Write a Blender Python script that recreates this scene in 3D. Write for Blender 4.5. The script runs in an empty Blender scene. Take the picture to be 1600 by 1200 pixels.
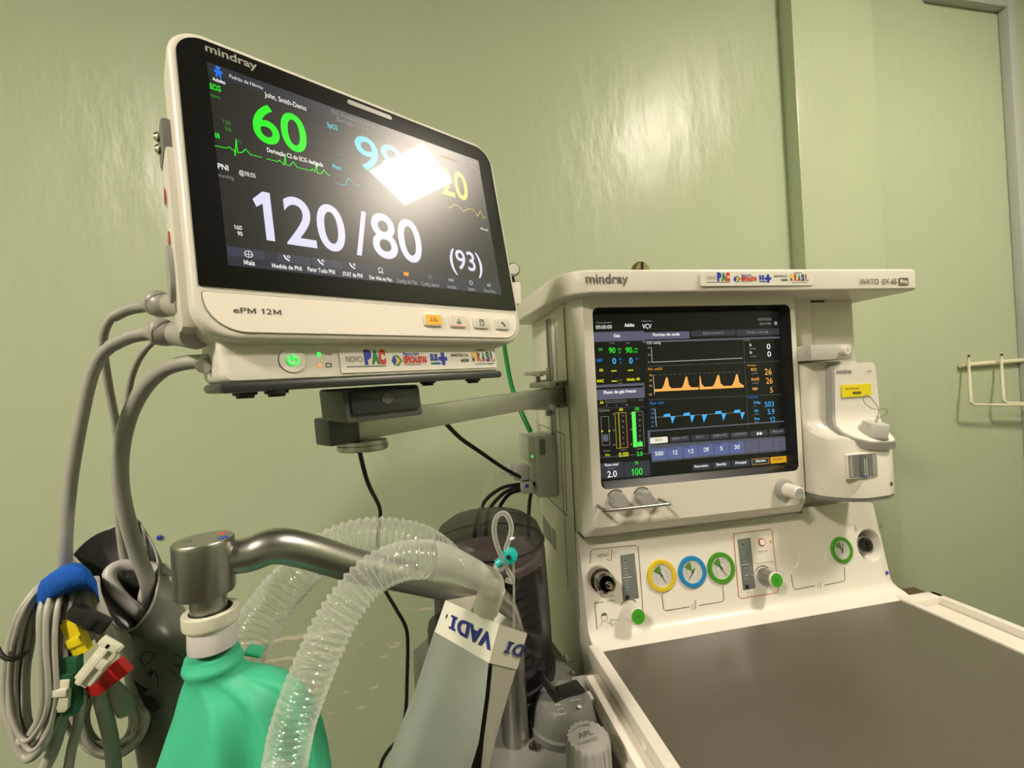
import bpy, bmesh, math, random
from mathutils import Vector, Matrix
random.seed(7)
PI = math.pi
H = 1.25                                   # eye height above the floor
# ------------------------------------------------------------------ camera
FPX = 680.0
_yaw, _pit, _rol = math.radians(10.75), math.radians(.47), math.radians(-2.87)
CF = Vector((math.sin(_yaw)*math.cos(_pit), math.cos(_yaw)*math.cos(_pit), math.sin(_pit)))
_r = Vector((math.cos(_yaw), -math.sin(_yaw), 0)); _u = _r.cross(CF)
CR = _r*math.cos(_rol) + _u*math.sin(_rol); CU = -_r*math.sin(_rol) + _u*math.cos(_rol)
sc = bpy.context.scene
COL = sc.collection
cd = bpy.data.cameras.new('camera'); cam = bpy.data.objects.new('camera', cd); COL.objects.link(cam)
cd.sensor_width = 36; cd.lens = FPX/1600*36; cd.clip_start = .01; cd.clip_end = 50
cam.matrix_world = Matrix(((CR.x, CU.x, -CF.x, 0), (CR.y, CU.y, -CF.y, 0), (CR.z, CU.z, -CF.z, H), (0, 0, 0, 1)))
sc.camera = cam
# ------------------------------------------------------------------ world, lights, exposure
w = bpy.data.worlds.new('world'); sc.world = w; w.use_nodes = True
w.node_tree.nodes['Background'].inputs[0].default_value = (.9, .85, .7, 1)
w.node_tree.nodes['Background'].inputs[1].default_value = .02
LAMP_COL = (1.0, .88, .72); LAMP_L = 158.0; LAMP2_L = 300.0
sc.view_settings.view_transform = 'Standard'; sc.view_settings.look = 'None'
sc.view_settings.exposure = 0.0; sc.view_settings.gamma = 1; sc.view_settings.use_curve_mapping = False
try:
    sc.cycles.max_bounces = 10; sc.cycles.transparent_max_bounces = 32; sc.cycles.caustics_reflective = False
    sc.cycles.use_denoising = True
except Exception: pass

# ------------------------------------------------------------------ pixel -> point on a real plane
def ray(px, py): return CR*((px-800)/FPX) - CU*((py-600)/FPX) + CF
def aty(px, py, y):
    d = ray(px, py); t = y/d.y; return Vector((d.x*t, y, d.z*t + H))
def atx(px, py, x):
    d = ray(px, py); t = x/d.x; return Vector((x, d.y*t, d.z*t + H))
def atz(px, py, z):
    d = ray(px, py); t = (z-H)/d.z; return Vector((d.x*t, d.y*t, z))
def onp(px, py, o, n):
    d = ray(px, py); c = Vector((0, 0, H)); t = (o-c).dot(n)/d.dot(n); return c + d*t

# ------------------------------------------------------------------ materials
def mat(name, col, rough=.5, metal=0., spec=.5, coat=0., coat_r=.05, emit=None, es=0., noise=0., nscale=30, bump=0., bscale=200, sss=0., rvar=0.):
    m = bpy.data.materials.new(name); m.use_nodes = True; nt = m.node_tree; b = nt.nodes['Principled BSDF']
    b.inputs['Base Color'].default_value = (*col, 1); b.inputs['Roughness'].default_value = rough
    b.inputs['Metallic'].default_value = metal; b.inputs['Specular IOR Level'].default_value = spec
    b.inputs['Coat Weight'].default_value = coat; b.inputs['Coat Roughness'].default_value = coat_r
    if emit: b.inputs['Emission Color'].default_value = (*emit, 1); b.inputs['Emission Strength'].default_value = es
    if sss: b.inputs['Subsurface Weight'].default_value = sss; b.inputs['Subsurface Radius'].default_value = (.01, .01, .01)
    if noise or bump or rvar:
        tc = nt.nodes.new('ShaderNodeTexCoord')
    if noise:
        n = nt.nodes.new('ShaderNodeTexNoise'); n.inputs['Scale'].default_value = nscale; n.inputs['Detail'].default_value = 4
        nt.links.new(tc.outputs['Object'], n.inputs['Vector'])
        mx = nt.nodes.new('ShaderNodeMixRGB'); mx.inputs[1].default_value = (*[max(0, c*(1-noise)) for c in col], 1)
        mx.inputs[2].default_value = (*[min(1, c*(1+noise)) for c in col], 1)
        nt.links.new(n.outputs['Fac'], mx.inputs[0]); nt.links.new(mx.outputs[0], b.inputs['Base Color'])
    if rvar:
        n = nt.nodes.new('ShaderNodeTexNoise'); n.inputs['Scale'].default_value = nscale
        nt.links.new(tc.outputs['Object'], n.inputs['Vector'])
        mr = nt.nodes.new('ShaderNodeMapRange'); mr.inputs['To Min'].default_value = rough-rvar; mr.inputs['To Max'].default_value = rough+rvar
        nt.links.new(n.outputs['Fac'], mr.inputs['Value']); nt.links.new(mr.outputs[0], b.inputs['Roughness'])
    if bump:
        n = nt.nodes.new('ShaderNodeTexNoise'); n.inputs['Scale'].default_value = bscale; n.inputs['Detail'].default_value = 3
        nt.links.new(tc.outputs['Object'], n.inputs['Vector'])
        bp = nt.nodes.new('ShaderNodeBump'); bp.inputs['Strength'].default_value = bump; bp.inputs['Distance'].default_value = .002
        nt.links.new(n.outputs['Fac'], bp.inputs['Height']); nt.links.new(bp.outputs[0], b.inputs['Normal'])
    return m
def clear(name, tint, body, amount, rough=.12, edge=.5, bodyrough=.3):
    """see-through plastic: transparent mixed with a glossy body, more body at grazing angles"""
    m = bpy.data.materials.new(name); m.use_nodes = True; nt = m.node_tree; nt.nodes.remove(nt.nodes['Principled BSDF'])
    out = nt.nodes['Material Output']
    tr = nt.nodes.new('ShaderNodeBsdfTransparent'); tr.inputs[0].default_value = (*tint, 1)
    p = nt.nodes.new('ShaderNodeBsdfPrincipled'); p.inputs['Base Color'].default_value = (*body, 1); p.inputs['Roughness'].default_value = bodyrough
    g = nt.nodes.new('ShaderNodeBsdfGlossy'); g.inputs['Roughness'].default_value = rough
    lw = nt.nodes.new('ShaderNodeLayerWeight'); lw.inputs['Blend'].default_value = .35
    mr = nt.nodes.new('ShaderNodeMapRange'); mr.inputs['To Min'].default_value = amount; mr.inputs['To Max'].default_value = min(1, amount+edge)
    nt.links.new(lw.outputs['Facing'], mr.inputs['Value'])
    tl = nt.nodes.new('ShaderNodeBsdfTranslucent'); tl.inputs[0].default_value = (*body, 1)
    mb = nt.nodes.new('ShaderNodeMixShader'); mb.inputs[0].default_value = .45; nt.links.new(p.outputs[0], mb.inputs[1]); nt.links.new(tl.outputs[0], mb.inputs[2]); p = mb
    m1 = nt.nodes.new('ShaderNodeMixShader'); nt.links.new(mr.outputs[0], m1.inputs[0]); nt.links.new(tr.outputs[0], m1.inputs[1]); nt.links.new(p.outputs[0], m1.inputs[2])
    pwn = nt.nodes.new('ShaderNodeMath'); pwn.operation = 'POWER'; pwn.inputs[1].default_value = 4; nt.links.new(lw.outputs['Facing'], pwn.inputs[0]); fr = nt.nodes.new('ShaderNodeMapRange'); fr.inputs['To Min'].default_value = .05; fr.inputs['To Max'].default_value = .35; nt.links.new(pwn.outputs[0], fr.inputs['Value'])
    m2 = nt.nodes.new('ShaderNodeMixShader'); nt.links.new(fr.outputs[0], m2.inputs[0]); nt.links.new(m1.outputs[0], m2.inputs[1]); nt.links.new(g.outputs[0], m2.inputs[2])
    nt.links.new(m2.outputs[0], out.inputs[0]); return m
M = {}
def s2l(r, g, b):
    f = lambda c: ((c/255+.055)/1.055)**2.4 if c > 10 else c/255/12.92
    return (f(r), f(g), f(b))
def dis(key, rgb, es=1.0, rough=.31):      # a lit patch of a display, under its glossy cover
    M[key] = mat('display_'+key, (.004, .004, .004), rough, 0, .46, .09, .012, s2l(*rgb), es)
M['white'] = mat('white_enamel', (.72, .68, .615), .32, noise=.03, nscale=8, bump=.03, bscale=900)
M['cream'] = mat('cream_plastic', (.89, .82, .735), .42, noise=.02, nscale=12)
M['shelfw'] = mat('white_plastic', (.73, .69, .63), .36, noise=.02, nscale=9, bump=.02, bscale=700)
M['seam'] = mat('seam_dark', (.16, .15, .12), .6)
M['grey'] = mat('grey_plastic', (.185, .185, .175), .38, noise=.04, nscale=15, bump=.03, bscale=700)
M['lgrey'] = mat('light_grey_plastic', (.34, .335, .315), .36, noise=.04, nscale=20)
M['cable'] = mat('grey_cable', (.37, .36, .325), .38, noise=.06, nscale=40)
M['cablew'] = mat('pale_cable', (.56, .54, .53), .28, noise=.05, nscale=40)
M['dgrey'] = mat('dark_grey_plastic', (.085, .088, .085), .42, noise=.1, nscale=30, bump=.05, bscale=900)
M['dgrey2'] = mat('charcoal_plastic', (.028, .03, .03), .35, noise=.1, nscale=30)
M['black'] = mat('black_plastic', (.012, .012, .012), .35, noise=.2, nscale=20)
M['rubber'] = mat('black_rubber', (.01, .009, .008), .45)
M['glass'] = mat('black_glass', (.002, .002, .002), .31, 0, .42, .09, .012)
M['recess'] = mat('bezel_recess', (.012, .012, .012), .22)
M['steel'] = mat('brushed_steel', (.38, .375, .355), .33, 1.0, noise=.02, nscale=60, bump=.04, bscale=1500)
M['alu'] = mat('satin_aluminium', (.47, .47, .44), .34, .95, noise=.02, nscale=50)
M['chrome'] = mat('chrome', (.65, .62, .58), .08, 1.0, noise=.02, nscale=5)
M['chromed'] = mat('nickel_dark', (.32, .29, .24), .16, 1.0, noise=.02, nscale=5)
M['green_bag'] = mat('green_rubber', (.06, .50, .29), .46, spec=.35, noise=.06, nscale=14, bump=.08, bscale=60, sss=.08)
M['blue_strap'] = mat('blue_velcro', (.01, .10, .50), .85, spec=.2, noise=.25, nscale=300, bump=.8, bscale=900)
M['yellow'] = mat('yellow_plastic', (.80, .62, .01), .4)
M['clipw'] = mat('ivory_plastic', (.68, .66, .54), .38)
M['red'] = mat('red_plastic', (.40, .01, .01), .38)
M['dgreen'] = mat('dark_green_plastic', (.01, .075, .035), .4)
M['hosegreen'] = mat('green_hose', (.005, .22, .03), .4)
M['teal'] = mat('teal_plastic', (.01, .42, .42), .3)
M['mat_top'] = mat('grey_worktop', (.092, .084, .064), .27, spec=.6, noise=.05, nscale=60, bump=.06, bscale=1500)
M['ring_y'] = mat('yellow_ring', (.68, .50, .02), .4); M['ring_b'] = mat('blue_ring', (.015, .22, .50), .4)
M['ring_g'] = mat('green_ring', (.06, .27, .012), .4); M['cap_g'] = mat('green_cap', (.05, .33, .02), .35)
M['dial'] = mat('dial_white', (.62, .61, .58), .3, coat=.6); M['dialg'] = mat('dial_green', (.09, .24, .04), .3)
M['ink'] = mat('ink_dark', (.055, .055, .05), .5); M['inkg'] = mat('ink_grey', (.13, .125, .105), .5); M['inkr'] = mat('ink_red', (.45, .09, .05), .5)
M['inkl'] = mat('ink_light', (.36, .35, .32), .4); M['inkw'] = mat('ink_white', (.75, .75, .72), .5); M['navy'] = mat('ink_navy', (.012, .02, .22), .5)
M['tube_g'] = mat('flow_tube', (.16, .175, .17), .15, coat=.8); M['tube_l'] = mat('flow_tube_line', (.45, .47, .45), .3)
M['plate'] = mat('pinkish_plate', (.52, .42, .42), .35, noise=.03)
M['lgrey2'] = mat('pale_grey_plastic', (.50, .49, .455), .36, noise=.03, nscale=20); M['wiremat'] = mat('grey_wire', (.2, .19, .17), .4)
M['lab_y'] = mat('label_yellow', (.80, .66, .01), .45)
M['hose'] = clear('clear_hose', (.98, .99, .98), (.95, .97, .94), .13, .10, .50)
M['cuff'] = clear('frosted_cuff', (.92, .93, .90), (.88, .89, .84), .42, .2, .4)
M['sleeve'] = clear('frosted_sleeve', (.9, .9, .86), (.80, .80, .74), .72, .25, .2)
M['frostw'] = clear('pale_pouch_side', (.8, .8, .75), (.70, .69, .62), .85, .35, .1, .45)
M['thin'] = clear('clear_tube', (.97, .98, .97), (.85, .86, .83), .25, .08, .6)
M['smoke'] = clear('smoked_dome', (.50, .48, .50), (.06, .055, .06), .16, .05, .4)
M['frost'] = clear('frosted_pouch', (.72, .75, .72), (.44, .48, .44), .80, .35, .2, .42)
M['paper'] = mat('white_band', (.80, .78, .70), .45, noise=.03, nscale=25)
M['pouch_out'] = mat('pouch_outside', (.13, .135, .12), .33, noise=.25, nscale=8, bump=.35, bscale=20)
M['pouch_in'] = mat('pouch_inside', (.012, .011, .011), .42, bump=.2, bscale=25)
M['led_g'] = mat('led_green', (.02, .3, .05), .4, emit=(.02, 1, .08), es=1.6)
M['led_o'] = mat('led_orange', (.5, .2, .1), .4, emit=(1, .32, .12), es=.75)
M['wood'] = mat('brown_wood', (.12, .075, .045), .5, noise=.3, nscale=12)
M['sticker'] = mat('sticker', (.76, .73, .67), .33)
M['conduit'] = mat('conduit_grey', (.42, .44, .42), .45, noise=.05)
M['rackm'] = mat('cream_wire', (.72, .68, .50), .4)
M['or_btn'] = mat('orange_button', (.85, .45, .02), .4, emit=(1, .45, .02), es=.12)
M['brass'] = mat('brass_dark', (.30, .24, .14), .35, 1.0, noise=.2, nscale=60)
for k, c, e in [('scr', (26, 26, 24), .9), ('white_d', (225, 222, 250), 1), ('w2', (240, 240, 235), 1), ('w3', (150, 150, 148), .9), ('green_d', (20, 240, 20), 1), ('green_m', (40, 150, 30), 1),
                ('cyan_d', (60, 200, 215), 1), ('cyan_m', (40, 120, 120), 1), ('yel_d', (215, 215, 40), 1), ('yel_m', (130, 125, 70), 1), ('bar', (34, 38, 50), 1),
                ('bar2', (52, 58, 74), 1), ('blue_i', (20, 120, 250), 1), ('or_d', (255, 150, 20), 1), ('hdr', (92, 92, 112), 1), ('hdr2', (52, 54, 62), 1), ('frm', (95, 98, 108), 1), ('dk', (16, 18, 14), 1),
                ('org', (255, 180, 90), 1), ('org2', (235, 165, 60), 1), ('sky', (70, 180, 250), 1), ('blu', (40, 130, 230), 1), ('yl', (240, 235, 20), 1), ('vcv', (240, 232, 210), 1),
                ('btn', (92, 102, 150), 1), ('btn0', (80, 82, 92), 1), ('grn', (40, 240, 50), 1), ('lg', (90, 250, 90), 1), ('dkt', (70, 70, 62), 1), ('amb', (220, 160, 20), 1), ('red_d', (150, 50, 30), .8)]:
    dis(k, c, e)
# logo colours
for k, c in [('lb', (30, 50, 170)), ('lg2', (30, 130, 60)), ('lr', (205, 50, 45)), ('ly', (235, 195, 20)), ('lk', (40, 40, 40))]:
    M[k] = mat('print_'+k, s2l(*c), .4)

# ------------------------------------------------------------------ mesh builder
class MB:
    def __init__(s): s.v = []; s.f = []; s.mi = []; s.mats = []
    def m(s, key):
        mt = M[key] if isinstance(key, str) else key
        if mt not in s.mats: s.mats.append(mt)
        return s.mats.index(mt)
    def add(s, vs, fs, key):
        b = len(s.v); s.v += [Vector(v) for v in vs]; k = s.m(key)
        for f in fs: s.f.append([i+b for i in f]); s.mi.append(k)
        return s
    def bm(s, bm, key):
        bm.verts.ensure_lookup_table(); bm.verts.index_update()
        s.add([v.co.copy() for v in bm.verts], [[v.index for v in f.verts] for f in bm.faces], key); bm.free(); return s
    def box(s, c, size, key, bev=0., seg=2, rot=None):
        bm = bmesh.new(); bmesh.ops.create_cube(bm, size=1)
        for v in bm.verts: v.co = Vector((v.co.x*size[0], v.co.y*size[1], v.co.z*size[2]))
        if bev: bmesh.ops.bevel(bm, geom=bm.edges[:], offset=bev, segments=seg, profile=.6, affect='EDGES')
        for v in bm.verts: v.co = (rot @ v.co if rot else v.co) + Vector(c)
        return s.bm(bm, key)
    def bx(s, x0, x1, y0, y1, z0, z1, key, bev=0., seg=2):
        return s.box(((x0+x1)/2, (y0+y1)/2, (z0+z1)/2), (abs(x1-x0), abs(y1-y0), abs(z1-z0)), key, bev, seg)
    def prism(s, pts, o, ex, ez, n, d0, d1, key, bev=0., seg=3, both=False):
        """outline pts (a,b) on plane o+a*ex+b*ez, from depth d0 (front) to d1 along n"""
        bm = bmesh.new(); o, ex, ez, n = Vector(o), Vector(ex), Vector(ez), Vector(n)
        A = [bm.verts.new(o+ex*a+ez*b+n*d0) for a, b in pts]; B = [bm.verts.new(o+ex*a+ez*b+n*d1) for a, b in pts]
        N = len(pts); f0 = bm.faces.new(A); f1 = bm.faces.new(B[::-1])
        for i in range(N): bm.faces.new((A[i], B[i], B[(i+1) % N], A[(i+1) % N]))
        bmesh.ops.recalc_face_normals(bm, faces=bm.faces[:])
        if bev:
            e = list(f0.edges) + (list(f1.edges) if both else [])
            bmesh.ops.bevel(bm, geom=e, offset=bev, segments=seg, profile=.6, affect='EDGES')
        return s.bm(bm, key)
    def flat(s, pts, key): return s.add(pts, [list(range(len(pts)))], key)
    def tube(s, path, r, key, seg=12, caps=True, sub=6, smooth=True):
        P = [Vector(p) for p in path]; Rr = r if isinstance(r, (list, tuple)) else [r]*len(P)
        if smooth and len(P) > 2:
            Q = []; RQ = []
            for i in range(len(P)-1):
                p0, p1, p2, p3 = P[max(i-1, 0)], P[i], P[i+1], P[min(i+2, len(P)-1)]
                for k in range(sub):
                    t = k/sub; t2, t3 = t*t, t*t*t
                    Q.append(.5*((2*p1)+(p2-p0)*t+(2*p0-5*p1+4*p2-p3)*t2+(3*p1-p0-3*p2+p3)*t3)); RQ.append(Rr[i]*(1-t)+Rr[i+1]*t)
            Q.append(P[-1]); RQ.append(Rr[-1]); P, Rr = Q, RQ
        vs, fs = [], []; up = None
        for i, p in enumerate(P):
            t = (P[min(i+1, len(P)-1)]-P[max(i-1, 0)]).normalized()
            if up is None:
                up = Vector((0, 0, 1)) if abs(t.z) < .9 else Vector((1, 0, 0))
            a = (up - t*up.dot(t)).normalized(); up = a; b = t.cross(a)
            for j in range(seg):
                an = 2*PI*j/seg; vs.append(p + (a*math.cos(an)+b*math.sin(an))*Rr[i])
        for i in range(len(P)-1):
            for j in range(seg):
                fs.append((i*seg+j, i*seg+(j+1) % seg, (i+1)*seg+(j+1) % seg, (i+1)*seg+j))
        if caps: fs.append(list(range(seg))[::-1]); fs.append([(len(P)-1)*seg+j for j in range(seg)])
        return s.add(vs, fs, key)
    def lathe(s, prof, o, axis, key, seg=40, c0=True, c1=True):
        o, ax = Vector(o), Vector(axis).normalized(); a = ax.orthogonal().normalized(); b = ax.cross(a); vs, fs = [], []
        for r, h in prof:
            for j in range(seg):
                an = 2*PI*j/seg; vs.append(o+ax*h+(a*math.cos(an)+b*math.sin(an))*r)
        for i in range(len(prof)-1):
            for j in range(seg): fs.append((i*seg+j, i*seg+(j+1) % seg, (i+1)*seg+(j+1) % seg, (i+1)*seg+j))
        if c0: fs.append(list(range(seg))[::-1])
        if c1: fs.append([(len(prof)-1)*seg+j for j in range(seg)])
        return s.add(vs, fs, key)
    def loft(s, rings, key, c0=True, c1=True):
        n = len(rings[0]); vs = [p for r in rings for p in r]; fs = []
        for i in range(len(rings)-1):
            for j in range(n): fs.append((i*n+j, i*n+(j+1) % n, (i+1)*n+(j+1) % n, (i+1)*n+j))
        if c0: fs.append(list(range(n))[::-1])
        if c1: fs.append([(len(rings)-1)*n+j for j in range(n)])
        return s.add(vs, fs, key)
    def text(s, t, o, ex, ez, width, height, key, bold=0., shear=0.):
        """text with its baseline start at o, fitted to width (along ex) and cap height (along ez)"""
        vs, fs = glyphs(t, bold, shear)
        if not vs: return s
        x0 = min(v[0] for v in vs); x1 = max(v[0] for v in vs)
        sx = width/max(x1-x0, 1e-6); sz = height/CAPH
        o, ex, ez = Vector(o), Vector(ex).normalized(), Vector(ez).normalized()
        return s.add([o+ex*((x-x0)*sx)+ez*(y*sz) for x, y in vs], fs, key)
    def build(s, name, parent=None, kind=None, angle=38, label=None):
        me = bpy.data.meshes.new(name)
        root = parent
        if parent is None:
            lo = [min(v[i] for v in s.v) for i in range(3)]; hi = [max(v[i] for v in s.v) for i in range(3)]
            org = Vector(((lo[0]+hi[0])/2, (lo[1]+hi[1])/2, lo[2]))
        else: org = ORG[parent.name]
        me.from_pydata([tuple(v-org) for v in s.v], [], s.f); me.update()
        for mt in s.mats: me.materials.append(mt)
        me.polygons.foreach_set('material_index', s.mi)
        bm = bmesh.new(); bm.from_mesh(me)
        if s.recalc: bmesh.ops.recalc_face_normals(bm, faces=bm.faces[:])
        bm.to_mesh(me); bm.free()
        me.polygons.foreach_set('use_smooth', [True]*len(me.polygons)); me.set_sharp_from_angle(angle=math.radians(angle)); me.update()
        ob = bpy.data.objects.new(name, me); COL.objects.link(ob)
        if parent is None: ob.location = org; ORG[ob.name] = org
        else: ob.parent = parent; ORG[ob.name] = org
        if kind: ob['kind'] = kind
        if label: ob['label'] = label
        return ob
    recalc = True
ORG = {}
_g = {}
def _one(bold):
    w_ = .095+2*bold; h_ = .70 if not _g.get('H') else _g['H']; x1_ = .31; x0_ = x1_-w_
    return [(x0_, 0), (x1_, 0), (x1_, h_), (x1_-w_*.86, h_), (.06, h_-.135), (.06+w_*.35, h_-.135-w_*.85), (x0_, h_-.175)], [[0, 1, 2, 3, 6], [3, 4, 5, 6]]
def _serif_i(bold):
    q = .10+2*bold; h_ = _g.get('H') or .7; m = .27; vs, fs = [], []
    for poly in (((m-q/2, 0), (m+q/2, 0), (m+q/2, h_), (m-q/2, h_)), ((.07, 0), (m-q/2, 0), (m-q/2, q*.7), (.07, q*.7)), ((m+q/2, 0), (.47, 0), (.47, q*.7), (m+q/2, q*.7)), ((.07, h_-q*.7), (m-q/2, h_-q*.7), (m-q/2, h_), (.07, h_)), ((m+q/2, h_-q*.7), (.47, h_-q*.7), (.47, h_), (m+q/2, h_))):
        n = len(vs); vs += list(poly); fs.append(list(range(n, n+len(poly))))
    return vs, fs
def _em(bold):
    q = .085+2*bold; h_ = _g.get('H') or .7; a, b_ = .09, .73; m = (a+b_)/2; vs, fs = [], []
    for poly in (((a, 0), (a+q, 0), (a+q, h_), (a, h_)), ((b_-q, 0), (b_, 0), (b_, h_), (b_-q, h_)), ((a+q, h_), (a+q, h_-.20), (m-q*.5, .08), (m, .08), (m, .28)), ((b_-q, h_), (m, .28), (m, .08), (m+q*.5, .08), (b_-q, h_-.20))):
        n = len(vs); vs += list(poly); fs.append(list(range(n, n+len(poly))))
    return vs, fs
def glyphs(t, bold, shear):
    k = (t, bold, shear)
    if k in _g: return _g[k]
    if '1' in t or 'M' in t or '¦' in t:                     # a flagged 1 and a plain M, set letter by letter
        vs, fs, x = [], [], 0.
        for ch in t:
            if ch == '1': a, b_ = _one(bold); adv = .46
            elif ch == 'M': a, b_ = _em(bold); adv = .82
            elif ch == '¦': a, b_ = _serif_i(bold); adv = .56
            else: a, b_ = glyphs(ch, bold, shear) if ch != ' ' else ([], []); adv = .26 if ch == ' ' else _adv(ch)
            n = len(vs); vs = vs+[(p+x, q) for p, q in a]; fs = fs+[[i+n for i in f_] for f_ in b_]; x += adv
        _g[k] = (vs, fs); return vs, fs
    cu = bpy.data.curves.new('t', 'FONT'); cu.body = t; cu.size = 1; cu.resolution_u = 6; cu.offset = bold; cu.shear = shear
    ob = bpy.data.objects.new('t', cu); me = ob.to_mesh()
    vs = [(v.co.x, v.co.y) for v in me.vertices]; fs = [list(p.vertices) for p in me.polygons]
    ob.to_mesh_clear(); bpy.data.objects.remove(ob); bpy.data.curves.remove(cu); _g[k] = (vs, fs); return vs, fs
def _adv(ch):
    m0 = max(v[0] for v in glyphs('H', 0, 0)[0]); return max(v[0] for v in glyphs(ch+'H', 0, 0)[0])-m0
CAPH = max(v[1] for v in glyphs('H', 0, 0)[0]) or .7; _g['H'] = CAPH
def rr(x0, z0, x1, z1, r, n=6):
    """rounded rectangle outline; r = one radius or (bl, br, tr, tl)"""
    R = (r,)*4 if not isinstance(r, (tuple, list)) else r; out = []
    for (cx_, cz_, a0, q) in ((x0+R[0], z0+R[0], PI, R[0]), (x1-R[1], z0+R[1], 1.5*PI, R[1]), (x1-R[2], z1-R[2], 0, R[2]), (x0+R[3], z1-R[3], .5*PI, R[3])):
        if q < 1e-5: out.append((cx_, cz_)); continue
        for i in range(n+1): a = a0+PI/2*i/n; out.append((cx_+q*math.cos(a), cz_+q*math.sin(a)))
    return out
def thing(name, loc, label, cat, group=None, rot=None):
    o = bpy.data.objects.new(name, None); COL.objects.link(o); o.empty_display_size = .02
    o.location = loc; o['label'] = label; o['category'] = cat; ORG[o.name] = Vector(loc) if rot is None else Vector((0, 0, 0))
    if rot is not None: o.matrix_world = Matrix.Translation(loc) @ rot.to_4x4()
    if group: o['group'] = group
    return o
def tag(o, label, cat, group=None):
    o['label'] = label; o['category'] = cat
    if group: o['group'] = group
    return o
X, Y, Z = Vector((1, 0, 0)), Vector((0, 1, 0)), Vector((0, 0, 1))
def W(x, y, z): return Vector((x, y, z+H))

# ================================================================== ROOM
def wall_mat():
    m = bpy.data.materials.new('green_wall_paint'); m.use_nodes = True; nt = m.node_tree; b = nt.nodes['Principled BSDF']; L = nt.links
    tc = nt.nodes.new('ShaderNodeNewGeometry')
    n = nt.nodes.new('ShaderNodeTexNoise'); n.inputs['Scale'].default_value = 1.6; n.inputs['Detail'].default_value = 5; L.new(tc.outputs['Position'], n.inputs['Vector'])
    c = nt.nodes.new('ShaderNodeMixRGB'); c.inputs[1].default_value = (.415, .48, .325, 1); c.inputs[2].default_value = (.465, .51, .36, 1); L.new(n.outputs['Fac'], c.inputs[0])
    # scraped streaks where trolleys bump the wall
    mp = nt.nodes.new('ShaderNodeMapping'); mp.inputs['Scale'].default_value = (13, 13, 70); L.new(tc.outputs['Position'], mp.inputs['Vector'])
    n2 = nt.nodes.new('ShaderNodeTexNoise'); n2.inputs['Scale'].default_value = 1.0; n2.inputs['Detail'].default_value = 3; L.new(mp.outputs[0], n2.inputs['Vector'])
    th = nt.nodes.new('ShaderNodeMapRange'); th.inputs['From Min'].default_value = .66; th.inputs['From Max'].default_value = .70; L.new(n2.outputs['Fac'], th.inputs['Value'])
    sp = nt.nodes.new('ShaderNodeSeparateXYZ'); L.new(tc.outputs['Position'], sp.inputs[0])
    def band(inp, a, b_, soft):
        m1 = nt.nodes.new('ShaderNodeMapRange'); m1.inputs['From Min'].default_value = a-soft; m1.inputs['From Max'].default_value = a; L.new(inp, m1.inputs['Value'])
        m2 = nt.nodes.new('ShaderNodeMapRange'); m2.inputs['From Min'].default_value = b_; m2.inputs['From Max'].default_value = b_+soft; m2.inputs['To Min'].default_value = 1; m2.inputs['To Max'].default_value = 0; L.new(inp, m2.inputs['Value'])
        mu = nt.nodes.new('ShaderNodeMath'); mu.operation = 'MULTIPLY'; L.new(m1.outputs[0], mu.inputs[0]); L.new(m2.outputs[0], mu.inputs[1]); return mu.outputs[0]
    def mul(a, b_):
        mu = nt.nodes.new('ShaderNodeMath'); mu.operation = 'MULTIPLY'; L.new(a, mu.inputs[0]); L.new(b_, mu.inputs[1]); return mu.outputs[0]
    msk = mul(mul(th.outputs[0], band(sp.outputs['Z'], .44, .66, .03)), band(sp.outputs['X'], -.50, .16, .04))
    # two long scrapes
    wob = nt.nodes.new('ShaderNodeTexNoise'); wob.inputs['Scale'].default_value = 45; L.new(tc.outputs['Position'], wob.inputs['Vector'])
    wm = nt.nodes.new('ShaderNodeMath'); wm.operation = 'MULTIPLY_ADD'; wm.inputs[1].default_value = .016; L.new(wob.outputs['Fac'], wm.inputs[0]); L.new(sp.outputs['Z'], wm.inputs[2])
    s1 = mul(band(wm.outputs[0], .648, .656, .002), band(sp.outputs['X'], -.52, -.235, .01))
    s2 = mul(band(wm.outputs[0], .600, .6045, .002), band(sp.outputs['X'], -.52, -.26, .01))
    mx = nt.nodes.new('ShaderNodeMath'); mx.operation = 'MAXIMUM'; L.new(s1, mx.inputs[0]); L.new(s2, mx.inputs[1])
    mx2 = nt.nodes.new('ShaderNodeMath'); mx2.operation = 'MAXIMUM'; L.new(mx.outputs[0], mx2.inputs[0]); L.new(msk, mx2.inputs[1])
    c2 = nt.nodes.new('ShaderNodeMixRGB'); c2.inputs[2].default_value = (.74, .69, .57, 1); L.new(mx2.outputs[0], c2.inputs[0]); L.new(c.outputs[0], c2.inputs[1])
    L.new(c2.outputs[0], b.inputs['Base Color']); b.inputs['Roughness'].default_value = .31; b.inputs['Specular IOR Level'].default_value = .26
    n3 = nt.nodes.new('ShaderNodeTexNoise'); n3.inputs['Scale'].default_value = 1; n3.inputs['Detail'].default_value = 4; mp3 = nt.nodes.new('ShaderNodeMapping'); mp3.inputs['Scale'].default_value = (13, 13, 5); L.new(tc.outputs['Position'], mp3.inputs['Vector']); L.new(mp3.outputs[0], n3.inputs['Vector'])
    bp = nt.nodes.new('ShaderNodeBump'); bp.inputs['Strength'].default_value = .36; bp.inputs['Distance'].default_value = .014; L.new(n3.outputs['Fac'], bp.inputs['Height']); L.new(bp.outputs[0], b.inputs['Normal'])
    return m
M['wall'] = wall_mat()
M['floor'] = mat('floor_vinyl', (.05, .04, .03), .35, noise=.2, nscale=3); M['ceil'] = mat('ceiling_white', (.36, .36, .31), .8, noise=.03, nscale=4)
CZ = H+1.60; YW = 1.20; XR = 2.24; XL = -2.0; YB = -3.6
def wallbox(name, a): MB().bx(*a, 'wall').build(name, kind='structure')
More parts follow.
